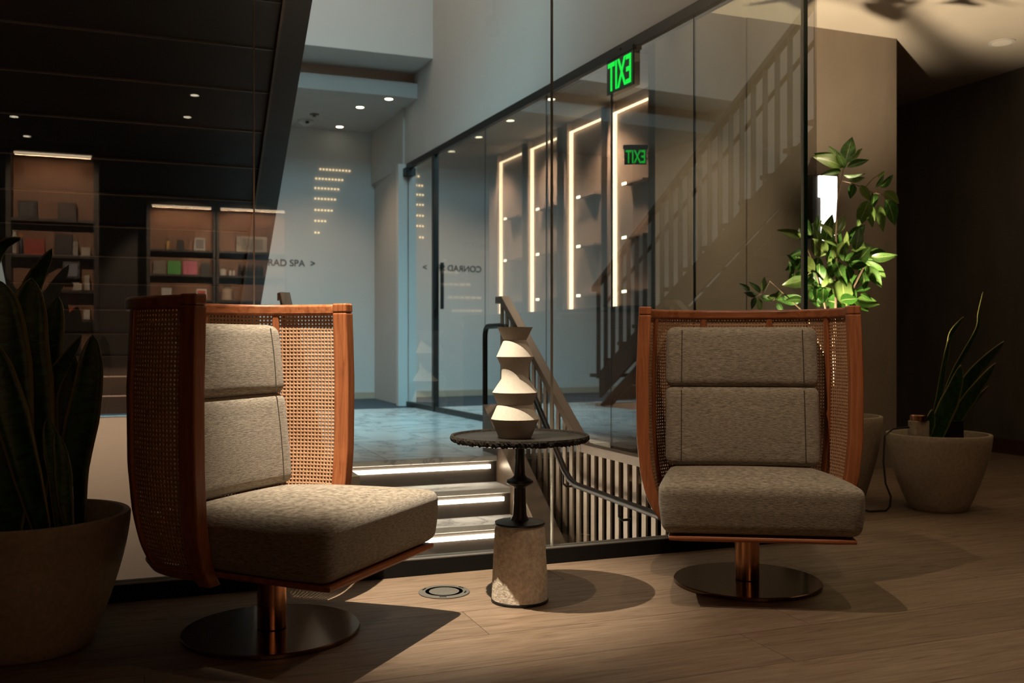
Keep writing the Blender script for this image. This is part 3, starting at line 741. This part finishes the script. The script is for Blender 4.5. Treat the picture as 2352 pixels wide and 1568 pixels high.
    # back cushions (head and lumbar), leaning back, wrapped towards the wings
    def back_def(zc, hz):
        def f(w):
            w = Vector(w); z = w.z + zc
            w.y += -.42 * abs(w.x) ** 2.6 + (z - .48) * .10
            k = np.interp(z, [.45, .8, 1.07], [1.0, .99, .975]); w.x *= k
            if w.y < 0 or True:
                w.y -= .012 * math.cos(w.z / hz * PI / 2) * math.cos(w.x / .36 * PI / 2) if w.y < .05 else 0
            return w
        return f
    for nme, zc, hz in (('lumbar_cushion', .635, .172), ('head_cushion', .932, .131)):
        c = rounded_box(.327, .065, hz, .036, 20, back_def(zc, hz)).build(nme, M['fabric'], root); c.location = (0, .215, zc)
        for sg in (-1, 1):
            pts = []
            for q in np.linspace(-.93, .93, 16):
                w = back_def(zc, hz)(Vector((sg * .262, -.065, q * hz * .97))); pts.append((w.x, w.y - .0005, w.z))
            MB().tube(pts, .0022, 6).build('seam', M['seam'], c)
    # swivel base
    MB().lathe([(.05, .02), (.05, .262)], 40).build('column', M['copper'], root)
    MB().lathe([(.296, 0), (.30, .003), (.30, .013), (.297, .016), (0, .017)], 96).build('base_plate', M['copper_disc'], root)
    MB().lathe([(.09, .25), (.09, .258), (.0, .258)], 32).build('swivel_plate', M['blackmetal'], root)
    return root
c1 = chair()
c1.location = cw(-.827, 3.30, 0); c1.rotation_euler = (0, 0, math.radians(68) - YAW)
c2 = copy_tree(c1); c2['label'] = 'right swivel lounge chair facing the viewer, cane shell and grey cushions'
c2.location = cw(.975, 3.973, 0); c2.rotation_euler = (0, 0, math.radians(-7) - YAW)

# ================================================================== SIDE TABLE
tp = cw(.030, 3.70, 0)
t = thing('side_table', 'round black side table on a rough stone foot between the chairs', 'table', tp)
MB().lathe([(.104, 0), (.111, .002), (.111, .010), (.106, .013)], 48).build('foot_ring', M['blackmetal'], t)
prof = [(.1085 - .0125 * (k / 14) ** 1.2, .012 + .283 * k / 14) for k in range(15)]
prof[-1] = (prof[-1][0] - .006, prof[-1][1])
st_mb = MB().lathe(prof, 96)
st_mb.v = [(x + (random.random() - .5) * .0016, y + (random.random() - .5) * .0016, z) for x, y, z in st_mb.v]
st_mb.build('stone_foot', M['stone'], t)
MB().lathe([(.096, .295), (.098, .298), (.096, .305), (.036, .312), (.027, .33), (.0245, .37), (.0225, .435), (.030, .443), (.048, .450), (.053, .457), (.050, .466), (.030, .474), (.021, .486), (.0185, .54), (.018, .60), (.032, .612)], 40).build('column', M['tabletop'], t)
MB().lathe([(0, .612), (.235, .612), (.255, .618), (.2575, .630), (.254, .6325), (0, .6325)], 96).build('top', M['tabletop'], t)
rim = MB(); n = 260; vs = []; fs = []
for i in range(n):
    a = 2 * PI * i / n; j = random.random()
    for r, z in ((.2565, .640), (.266, .641), (.2665 + .004 * random.random(), .630 + .006 * random.random()), (.264 + .006 * random.random(), .622 + .006 * random.random()), (.255, .612 + .006 * random.random()), (.2535, .6325)):
        vs.append((r * math.cos(a), r * math.sin(a), z))
for i in range(n):
    for k in range(6): fs.append((i * 6 + k, ((i + 1) % n) * 6 + k, ((i + 1) % n) * 6 + (k + 1) % 6, i * 6 + (k + 1) % 6))
rim.add(vs, fs).build('bark_rim', M['tablerim'], t)

v = cw(.0115, 3.655, .6325)
t = thing('vase', 'stacked cone ceramic vase in off-white on the side table', 'vase', v)
vp = [(.060, 0), (.063, .003), (.0915, .073), (.067, .1275), (.0863, .174), (.0523, .2255), (.0514, .269), (.071, .3095), (.0436, .373), (.0678, .422), (.064, .422), (.040, .373), (.045, .33), (.0, .30)]
MB().lathe(vp, 72).build('body', M['vase'], t)

# floor outlet
d = 2200 / (1360 - 784); p = P(1020, 1360, d)
t = thing('floor_outlet', 'round brushed metal floor outlet cover beside the table', 'outlet', (p.x, p.y, 0))
MB().lathe([(.101, 0), (.102, .003), (.100, .005), (0, .0055)], 64).build('cover', M['outlet'], t)
MB().lathe([(.0745, .0052), (.075, .0058), (.0755, .0052)], 64).build('inner_ring', M['outletring'], t)
for a in (20, 140, 250, 330):
    q = math.radians(a); o = MB().box(-.014, .014, -.003, .003, .0054, .0066).build('slot', M['blackmetal'], t); o.location = (.086 * math.cos(q), .086 * math.sin(q), 0); o.rotation_euler = (0, 0, q + PI / 2)

# ================================================================== POTS AND PLANTS
def pot(name, label, loc, rb, rt, h):
    t = thing(name, label, 'pot', loc)
    pr = [(rb * .92, 0), (rb, .012)]
    for k in range(1, 13):
        q = k / 12; pr.append((rb + (rt - rb) * (1 - (1 - q) ** 1.55), .012 + (h - .012) * q))
    pr += [(rt - .004, h + .006), (rt - .022, h + .006), (rt - .028, h - .004), (rt - .045, h - .16)]
    MB().lathe(pr, 72).build('body', M['pot'], t)
    MB().lathe([(rt - .04, h - .10), (.12, h - .085), (0, h - .08)], 32).build('soil', M['soil'], t); return t
PL_, PR1, PR2 = cw(-.507 * 3.13, 3.13, 0), cw(.335 * 6.1, 6.1, 0), cw(.445 * 5.72, 5.72, 0)
pot('plant_pot', 'large beige cast pot in the dark left foreground', PL_, .20, .318, .43)
pot('plant_pot', 'beige cast pot half hidden behind the right chair', PR1, .19, .30, .525)
pot('plant_pot', 'beige cast pot at the far right below the sparse snake plant', PR2, .165, .295, .447)

def blade(parent, pts, wid, name='leaf', m=None, roll=0.0, wscale=1.0):
    """tapering blade along a centre line of world points"""
    pts = [Vector(p) for p in pts]
    # resample with a Catmull-Rom curve
    def cr(i, u):
        a, b, c, d_ = pts[max(i - 1, 0)], pts[i], pts[i + 1], pts[min(i + 2, len(pts) - 1)]
        return .5 * ((2 * b) + (c - a) * u + (2 * a - 5 * b + 4 * c - d_) * u * u + (3 * b - a - 3 * c + d_) * u ** 3)
    P2 = []; n = 22
    for k in range(n + 1):
        u = k / n * (len(pts) - 1); i = min(int(u), len(pts) - 2); P2.append(cr(i, u - i))
    vs = []; fs = []; uv = []
    fwd = Vector((SY, CY, 0))
    for k, p in enumerate(P2):
        u = k / n; t_ = (P2[min(k + 1, n)] - P2[max(k - 1, 0)]).normalized()
        w = float(np.interp(u, [0, .25, .55, .8, .93, 1], [.55, .85, 1.0, .75, .38, .03])) * wid * .62
        side = t_.cross(fwd).normalized(); side = Matrix.Rotation(roll + .5 * u, 3, t_) @ side; nn = side.cross(t_)
        for q, dq in ((-1, .22), (-.55, .05), (0, 0), (.55, .05), (1, .22)):
            vs.append(p + side * q * w - nn * dq * w); uv.append((.5 + q / 2, u))
    for k in range(n):
        for i in range(4): fs.append((k * 5 + i, k * 5 + i + 1, k * 5 + 6 + i, k * 5 + 5 + i))
    me = bpy.data.meshes.new(name); me.from_pydata([tuple(v - parent.location) for v in vs], [], fs)
    ul = me.uv_layers.new(name='UVMap')
    for lp in me.loops: ul.data[lp.index].uv = uv[lp.vertex_index]
    me.polygons.foreach_set('use_smooth', [True] * len(me.polygons)); me.materials.append(m or M['snake'])
    o = bpy.data.objects.new(name, me); COL.objects.link(o); o.parent = parent
    so = o.modifiers.new('thick', 'SOLIDIFY'); so.thickness = .004; return o
t = thing('snake_plant', 'dense dark snake plant in the left foreground pot', 'plant', (PL_.x, PL_.y, .34))
for pts, w, dd, rl in (
    ([(178, 1200), (170, 1080), (200, 900), (213, 768)], 62, .10, .1), ([(150, 1210), (125, 1080), (105, 960), (118, 880), (187, 770)], 44, .02, .2),
    ([(120, 1215), (95, 1000), (112, 800), (134, 680)], 58, .05, -.1), ([(60, 1225), (70, 1000), (55, 800), (72, 638)], 95, -.05, .1),
    ([(20, 1230), (25, 1000), (5, 760), (-12, 640)], 90, -.10, .1), ([(85, 1215), (140, 1080), (158, 900), (161, 800)], 50, .12, 0),
    ([(45, 1225), (60, 930), (60, 700), (120, 570)], 46, .14, .3), ([(140, 1215), (132, 1100), (118, 1020), (108, 960)], 34, -.08, .2),
    ([(5, 1230), (-15, 1000), (-40, 800), (-60, 600)], 90, .05, 0), ([(160, 1210), (150, 1140), (142, 1060), (128, 990)], 30, -.12, .2),
    ([(100, 1220), (55, 1050), (15, 900), (-20, 780)], 60, -.14, 0)):
    blade(t, [P(x, y, 3.13 + dd) for x, y in pts], w / F * 3.13, roll=rl)
blade(t, [P(-30, 700, 2.98), P(-12, 600, 2.98), P(10, 560, 2.98), P(48, 545, 2.98)], 22 / F * 3, roll=.3)
t = thing('snake_plant', 'sparse snake plant with pale-edged leaves in the right pot', 'plant', (PR2.x, PR2.y, .36))
for pts, w, dd, rl in (([(2130, 1010), (2150, 930), (2163, 850), (2175, 790), (2181, 775)], 24, .0, .5), ([(2178, 786), (2184, 765), (2198, 745), (2213, 727)], 12, .0, .2),
                       ([(2140, 1010), (2165, 920), (2190, 850), (2240, 760), (2246, 720), (2257, 670)], 15, .08, .4),
                       ([(2145, 1010), (2160, 960), (2185, 900), (2206, 838)], 46, -.08, .1), ([(2150, 1010), (2185, 940), (2230, 860), (2306, 783)], 34, .05, .1),
                       ([(2160, 1010), (2205, 940), (2240, 890), (2286, 833)], 36, -.02, .2), ([(2200, 950), (2225, 930), (2245, 912), (2270, 885)], 14, .06, .3),
                       ([(2124, 1008), (2128, 985), (2134, 965), (2140, 940)], 28, -.12, .1)):
    blade(t, [P(x, y, 5.72 + dd) for x, y in pts], w / F * 5.72, roll=rl)

# ---- broad-leaved plant
def leaf_mesh(name, aspect, fold, droop):
    vs, fs, uv = [], [], []; n = 12
    for k in range(n + 1):
        u = k / n; w = aspect / 2 * (math.sin(PI * u ** .82) ** .9 if 0 < u < 1 else 0) * (1 - .25 * u)
        zc = -droop * u * u
        for q in (-1, -.5, 0, .5, 1): vs.append((q * w, u, zc + fold * abs(q) * w + .02 * math.sin(6 * u + q))); uv.append((.5 + q / 2, u))
    for k in range(n):
        for i in range(4): fs.append((k * 5 + i, k * 5 + i + 1, k * 5 + 6 + i, k * 5 + 5 + i))
    me = bpy.data.meshes.new(name); me.from_pydata(vs, [], fs); ul = me.uv_layers.new(name='UVMap')
    for lp in me.loops: ul.data[lp.index].uv = uv[lp.vertex_index]
    me.polygons.foreach_set('use_smooth', [True] * len(me.polygons)); me.materials.append(M['leaf']); return me
LM = [leaf_mesh('leaf', .48, .35, .15), leaf_mesh('leaf', .62, .2, .3), leaf_mesh('leaf', .36, .5, .1), leaf_mesh('leaf', .85, .1, .1)]
t = thing('leafy_plant', 'tall broad-leaved green plant in front of the glowing wall lamp', 'plant', (PR1.x, PR1.y, .44))
RIGHT = Vector((CY, -SY, 0)); UPV = Vector((0, 0, 1)); FWD = Vector((SY, CY, 0))
def leaf(x, y, ln, ang, kind=0, tilt=0.0, dd=0.0, lean=0.0):
    d = 6.05 + dd; p = P(x, y, d); a = math.radians(ang)
    ydir = (RIGHT * math.cos(a) + UPV * math.sin(a) + FWD * lean).normalized()
    nrm = -FWD; xd = ydir.cross(nrm).normalized(); zd = xd.cross(ydir)
    R = Matrix((xd, ydir, zd)).transposed() @ Matrix.Rotation(tilt, 3, 'Y')
    s = ln / F * d
    o = bpy.data.objects.new('leaf', LM[kind]); COL.objects.link(o); o.parent = t
    o.matrix_local = Matrix.Translation(p - t.location) @ R.to_4x4() @ Matrix.Scale(s, 4)
def stem(pts, r, dd=0.0):
    MB().tube([P(x, y, 6.05 + dd) for x, y in pts], r, 8).build('stem', M['stem'], t, world=True)
stem([(1912, 960), (1918, 760), (1922, 620), (1920, 540), (1924, 460), (1934, 410), (1938, 385)], [.010, .009, .008, .006, .005, .0045, .004])
stem([(1916, 800), (1890, 680), (1868, 600), (1850, 560)], .006, -.06); stem([(1918, 780), (1960, 660), (1990, 600)], .006, .05)
stem([(1934, 415), (1955, 420), (1985, 432), (2010, 445)], .003, .03); stem([(1985, 432), (2005, 410), (2020, 400)], .003, .03)
stem([(2000, 440), (2025, 446), (2040, 455)], .003, .03); stem([(1910, 850), (1850, 720), (1768, 644)], .005, -.05); stem([(1768, 644), (1755, 670), (1735, 680)], .003, -.05)
stem([(1870, 620), (1830, 645), (1815, 600)], .004, -.08); stem([(1800, 665), (1775, 690)], .003, -.05)
for L_ in ((1938, 385, 62, 118, 0, .2, .0, .1), (1940, 378, 78, 72, 0, -.3, .02, .2), (1936, 384, 70, 150, 1, .3, -.03), (1945, 372, 50, 40, 2, .2, .03), (1945, 385, 58, 22, 2, -.4, .0),
           (1932, 392, 48, 190, 2, .2, -.05), (1938, 388, 46, 100, 1, .5, -.06), (1928, 372, 60, 160, 0, -.2, .04), (1938, 402, 46, -5, 2, 1.2, -.04, -.4), (1950, 415, 40, 10, 2, .3, .0),
           (1960, 422, 34, -100, 1, .2, .03), (1975, 425, 46, -55, 0, .2, .02), (1995, 460, 62, -110, 1, .1, .0), (2005, 440, 40, -80, 1, -.3, .04), (2012, 430, 36, 55, 2, .2, .03), (2016, 408, 26, 40, 2, 0, .05),
           (2022, 430, 44, 40, 0, .4, .02), (2030, 440, 48, -35, 1, .2, .03), (2034, 458, 66, -60, 1, -.2, .0), (2018, 470, 64, -80, 2, .3, .02), (2000, 470, 52, -88, 0, .6, .06)):
    leaf(*L_)
rnd = random.Random(3)
for (x, y, ln, ang, k) in ((1862, 540, 56, 120, 0), (1840, 545, 66, 165, 2), (1858, 540, 44, 60, 1), (1895, 555, 66, 78, 0), (1915, 545, 48, 130, 0), (1918, 540, 60, 62, 0), (1950, 560, 62, 48, 0),
                           (1955, 575, 58, 20, 1), (1965, 575, 62, 75, 0), (1990, 585, 62, 5, 0), (1960, 590, 66, -10, 2), (1985, 600, 76, -35, 0), (2000, 590, 58, -2, 0), (1975, 610, 60, -70, 1), (1990, 610, 62, -55, 0),
                           (1935, 590, 58, -30, 0), (1905, 570, 56, -80, 0), (1880, 590, 62, -95, 1), (1882, 605, 52, -85, 1), (1860, 575, 50, 190, 0), (1850, 600, 48, 200, 1), (1835, 610, 40, 140, 0), (1870, 610, 50, -130, 1),
                           (1920, 600, 64, -75, 0), (1900, 595, 48, 30, 2), (1945, 575, 46, 100, 2), (1925, 565, 42, 150, 2), (1910, 610, 56, -110, 0), (1850, 640, 52, 200, 1), (1868, 648, 46, -60, 1), (1820, 632, 36, 110, 2), (1812, 640, 34, 70, 2),
                           (1935, 640, 64, -88, 3), (1870, 690, 60, 20, 3), (1900, 690, 58, -10, 3), (1862, 660, 54, -60, 1), (1950, 665, 42, -40, 1), (1890, 660, 52, 100, 1), (1965, 690, 52, -8, 1), (1880, 640, 50, -20, 0), (1900, 640, 40, 60, 1),
                           (1960, 690, 48, -30, 0), (1930, 690, 44, 10, 3), (1845, 690, 40, 170, 1), (1880, 560, 40, 100, 1), (1940, 610, 50, -60, 1), (1895, 625, 44, -130, 2), (1875, 530, 40, 85, 2)):
    leaf(x, y, ln, ang, k, rnd.uniform(-.7, .7), rnd.uniform(-.12, .10), rnd.uniform(-.5, .3))
for k in range(26):
    x, y = rnd.gauss(1908, 36), rnd.uniform(545, 690); ang = math.degrees(math.atan2(-(y - 640), x - 1910)) + rnd.uniform(-50, 50)
    leaf(x, y, rnd.uniform(36, 60), ang, rnd.choice((0, 0, 1, 1, 3)), rnd.uniform(-.8, .8), rnd.uniform(-.14, .12), rnd.uniform(-.5, .4))
for (x, y, ln, ang) in ((1752, 668, 34, 80), (1746, 672, 36, 130), (1738, 678, 30, 170), (1735, 682, 30, 250), (1742, 684, 34, -80), (1748, 680, 32, -20), (1760, 680, 30, -10), (1768, 684, 30, 20), (1780, 690, 32, 60), (1785, 694, 30, -60), (1796, 680, 20, -50), (1722, 668, 30, 140)):
    leaf(x, y, ln, ang, 0, rnd.uniform(-.5, .5), -.05, rnd.uniform(-.2, .2))

# ---- wall lamp on the pillar, pot uplighters, cord
d = 7.12; q0, q1 = P(1880, 400, d), P(1946, 543, d)
YP = 6.0
sx0 = q0.x; sx1 = sx0 + .235; z1_, z0_ = 1 + (784 - 398) / F * 7.15, 1 + (784 - 545) / F * 7.15
t = thing('wall_lamp', 'black wall lamp with glowing white front behind the plant', 'wall lamp', ((sx0 + sx1) / 2, YP, z0_))
MB().box(sx0, sx1, YP - .10, YP, z0_, z1_).build('housing', M['blackmetal'], t, .004, True)
MB().box(sx0 + .075, sx1 - .03, YP - .13, YP - .10, z0_ - .02, z1_ - .01).build('diffuser', M['sconce'], t, .004, True)
MB().box(sx0 + .05, sx0 + .075, YP - .12, YP - .10, z1_ - .17, z1_ - .01).build('side_glass', M['sconce'], t, .002, True)
for nme, lab, pos, s, tgt, en in (('flood_lamp', 'pale flood lamp tucked in the right pot behind the leaves', P(2110, 985, 5.60), .05, None, 0), ('flood_lamp', 'black square flood lamp in the right pot', P(2184, 988, 5.72), .06, None, 0)):
    t = thing(nme, lab, 'flood lamp', pos)
    MB().box(-s, s, -s * .7, s * .7, -s * 1.1, s).build('housing', M['blackmetal'] if 'black' in lab else M['pot'], t, .006)
    if 'black' in lab: MB().tube([(0, 0, s), (.01, 0, s + .04)], .018, 10).build('yoke', M['blackmetal'], t)
    else: MB().lathe([(s * .95, s), (s * .95, s + .03), (s * .8, s + .035)], 24).build('rim', M['copper'], t)
    MB().tube([(0, 0, -s), (0, 0, -s - .06)], .012, 8).build('spike', M['blackmetal'], t)
UPL = cw(.335 * 6.1 - .12, 5.92, .60)
t = thing('pot_uplight', 'small uplight in the pot behind the right chair', 'uplight', UPL)
MB().lathe([(.03, -.09), (.04, -.05), (.04, -.02), (.0, -.022)], 20).build('can', M['blackmetal'], t)
light('pot_uplight_beam', 'SPOT', UPL, 540, (1.0, .80, .54), UPL + Vector((.45, -.42, 2.2)), spot_size=math.radians(100), spot_blend=.55, shadow_soft_size=.015)
pts = [P(2118, 990, 5.66), P(2085, 981, 5.6), P(2050, 985, 5.55), P(2032, 1000, 5.55), P(2029, 1060, 5.55), P(2034, 1110, 5.55), P(2046, 1140, 5.55), P(2044, 1163, 5.55)]
pts += [Vector((p.x, p.y, .008)) for p in (P(2035, 1170, 5.62), P(2000, 1172, 5.60), P(1975, 1168, 5.66))]
tag(MB().tube(pts, .006, 8).build('power_cord', M['cord']), 'black power cord hanging over the rim of the right pot', 'cord')
p = on_plane(2301, 97, 3.4); downlight(p, 'round unlit downlight in the lounge ceiling at the far right', .075, 'lampdim')

# ================================================================== SHOP behind the viewer (seen mirrored in the front glass)
def rv(x, y, d): p = P(x, y, d); return Vector((p.x, 8.0 - p.y, p.z))
def cabinet(label, X0, X1, Y, shelves, top, glow):
    t = thing('display_cabinet', label, 'cabinet', ((X0 + X1) / 2, Y - .2, 0))
    MB().box(X0, X1, Y - .25, Y - .23, .02, top).build('back', M['brownwood'], t, world=True)
    for a, b in ((X0 - .04, X0), (X1, X1 + .04)): MB().box(a, b, Y - .25, Y - .06, 0, top + .04).build('side', M['darkwood'], t, world=True)
    MB().box(X0, X1, Y - .25, Y - .06, top, top + .04).build('top', M['darkwood'], t, world=True)
    MB().box(X0, X1, Y - .25, Y - .06, 0, .08).build('plinth', M['darkwood'], t, world=True)
    for z in shelves: MB().box(X0, X1, Y - .23, Y - .075, z - .025, z).build('shelf', M['darkwood'], t, world=True)
    MB().box(X0 + .02, X1 - .02, Y - .10, Y - .08, top - .02, top - .005).build('light_strip', M['ledwarm'], t, world=True)
    light('cabinet_lamp', 'AREA', ((X0 + X1) / 2, Y - .09, top - .03), glow, (1, .62, .34), ((X0 + X1) / 2, Y - .23, 1.0), shape='RECTANGLE', size=X1 - X0 - .05, size_y=.05)
    return t
cabinet('wooden display cabinet nearest the viewer, mirrored at the far left', -1.04, -.406, -.92, (2.04, 1.735, 1.44, 1.19), 2.60, 4)
cabinet('middle wooden display cabinet with coloured boxes, mirrored in the glass', .064, .763, -3.85, (2.08, 1.79, 1.49), 2.60, 7)
cabinet('wooden display cabinet with jars, mirrored beside the stair edge', .83, 1.62, -3.85, (2.08, 1.79, 1.49), 2.60, 7)
def item(x0, x1, y0, y1, zs_, dep, col, name, label, inner=None, depth=.06, cap=None):
    Yc = (-.92 if dep < 9 else -3.85) - .14
    dd_ = lambda x: (8.0 - Yc - .03) / (CY - (x - 1176) / F * SY)
    a, b = rv(x0, y0, dd_(x0)), rv(x1, y1, dd_(x1)); w = b.x - a.x; hgt = (y1 - y0) / F * dd_(x0)
    t = thing(name, label, name.split('_')[-1], ((a.x + b.x) / 2, Yc, zs_))
    if name.endswith('bottle') or name.endswith('jar'):
        r = w / 2; MB().lathe([(r * .9, 0), (r, .005), (r, hgt * .72), (r * .5, hgt * .8), (r * .5, hgt * .85)], 16).build('body', flat(col), t)
        MB().lathe([(r * .6, hgt * .84), (r * .6, hgt), (0, hgt)], 12).build('cap', flat(cap or (.1, .08, .06)), t)
    else:
        MB().box(-w / 2, w / 2, -depth / 2, depth / 2, 0, hgt).build('body', flat(col), t, .002)
        if inner: MB().box(-w * .36, w * .36, depth / 2, depth / 2 + .003, hgt * .14, hgt * .86).build('print', flat(inner), t)
        else: MB().box(-w / 2 - .001, w / 2 + .001, -depth / 2 - .001, depth / 2 + .001, hgt * .72, hgt * .73).build('lid_line', M['darkwood'], t)
for i, (x, y, tx, ty, en) in enumerate(((-.72, 2.0, -.72, -1.1, 1150), (.41, -.6, .41, -4.1, 1400), (1.22, -.6, 1.22, -4.1, 1400))):
    light('shelf_fill_beam', 'SPOT', (x, y, 3.3), en, (1, .74, .48), (tx, ty, 1.75), spot_size=math.radians(27), spot_blend=.4, shadow_soft_size=.04)  # added beams brightening the shelf fronts, apart from the modelled downlights
D1, D2 = 8.1, 11.15
for a in ((42, 86, 460, 501, 2.04, D1, (.012, .01, .01), 'picture_frame', 'black picture frame on the top shelf of the near cabinet', (.06, .055, .05)),
          (133, 176, 462, 501, 2.04, D1, (.03, .015, .01), 'picture_frame', 'brown picture frame with a portrait print on the top shelf', (.10, .05, .04)),
          (29, 38, 528, 582, 1.735, D1, (.7, .65, .6), 'tall_carton', 'slim pale carton at the left end of the second shelf'),
          (42, 53, 535, 582, 1.735, D1, (.03, .03, .05), 'dark_bottle', 'dark bottle with orange cap on the second shelf', None, .06, (.8, .3, .05)),
          (57, 103, 545, 582, 1.735, D1, (.35, .03, .01), 'gift_box', 'red gift box on the second shelf'),
          (126, 167, 533, 582, 1.735, D1, (.02, .01, .01), 'picture_frame', 'black picture frame on the second shelf', (.035, .02, .02)),
          (168, 179, 549, 582, 1.735, D1, (.75, .68, .6), 'tall_carton', 'slim white carton beside the black frame'),
          (187, 207, 562, 582, 1.735, D1, (.75, .68, .6), 'small_box', 'small white box at the right end of the second shelf'),
          (144, 184, 602, 641, 1.54, D1, (.03, .03, .03), 'picture_frame', 'picture frame with a pale blue print on the third shelf', (.20, .22, .26)),
          (168, 188, 647, 665, 1.44, D1, (.70, .62, .52), 'small_box', 'small cream box on the third shelf'),
          (194, 206, 630, 665, 1.44, D1, (.75, .68, .6), 'tall_carton', 'slim white carton at the right end of the third shelf'),
          (140, 172, 708, 734, 1.19, D1, (.5, .04, .015), 'gift_box', 'red gift box on the lowest visible shelf'),
          (192, 207, 712, 734, 1.19, D1, (.75, .70, .65), 'small_box', 'small white box on the lowest visible shelf'),
          (381, 391, 545, 570, 2.08, D2, (.7, .45, .2), 'brass_jar', 'little brass jar on the upper middle shelf'),
          (407, 423, 548, 570, 2.08, D2, (.03, .02, .02), 'small_box', 'small black box on the upper middle shelf'),
          (446, 471, 541, 570, 2.08, D2, (.75, .72, .7), 'picture_frame', 'white framed print on the upper middle shelf', (.2, .18, .18)),
          (352, 380, 595, 626, 1.79, D2, (.30, .25, .20), 'square_box', 'grey square box in the row of coloured boxes'),
          (385, 415, 595, 626, 1.79, D2, (.12, .50, .08), 'square_box', 'green square box in the row of coloured boxes'),
          (420, 453, 595, 626, 1.79, D2, (.60, .14, .22), 'square_box', 'pink square box in the row of coloured boxes'),
          (462, 482, 598, 626, 1.79, D2, (.03, .03, .03), 'square_box', 'black square box in the row of coloured boxes'),
          (371, 394, 657, 684, 1.49, D2, (.8, .76, .72), 'small_box', 'white box on the lower middle shelf'),
          (450, 475, 660, 686, 1.49, D2, (.8, .76, .72), 'small_box', 'white box with a red spot on the lower middle shelf', (.6, .08, .05)),
          (543, 613, 534, 570, 2.08, D2, (.72, .62, .52), 'picture_frame', 'wide framed print on the upper right shelf', (.4, .35, .3)),
          (505, 520, 608, 627, 1.79, D2, (.8, .76, .72), 'small_jar', 'larger white jar on the right shelf'),
          (526, 532, 612, 627, 1.79, D2, (.8, .76, .72), 'small_jar', 'left one of two tiny white jars'),
          (534, 540, 612, 627, 1.79, D2, (.8, .76, .72), 'small_jar', 'right one of two tiny white jars'),
          (508, 535, 650, 686, 1.49, D2, (.55, .4, .3), 'glass_jar', 'amber jar on the lower right shelf')):
    item(*a)
for k in range(6):
    item(547 + k * 10, 555 + k * 10, 601, 628, 1.79, D2, (.02, .015, .012), 'dark_bottle', '%s of six dark bottles in a row on the right shelf' % ('first', 'second', 'third', 'fourth', 'fifth', 'sixth')[k])
for i, (x, y, z) in enumerate(((447, 218, 3.4), (430, 268, 3.4), (33, 267, 3.4), (62, 312, 3.4))):
    p = rv(x, y, (z - 1) * F / (784 - y)); downlight(p, ['mirrored ceiling downlight highest beside the stair edge', 'mirrored ceiling downlight just below the highest one', 'mirrored ceiling downlight at the far left', 'mirrored ceiling downlight over the near cabinet'][i], .04, 'lamp')
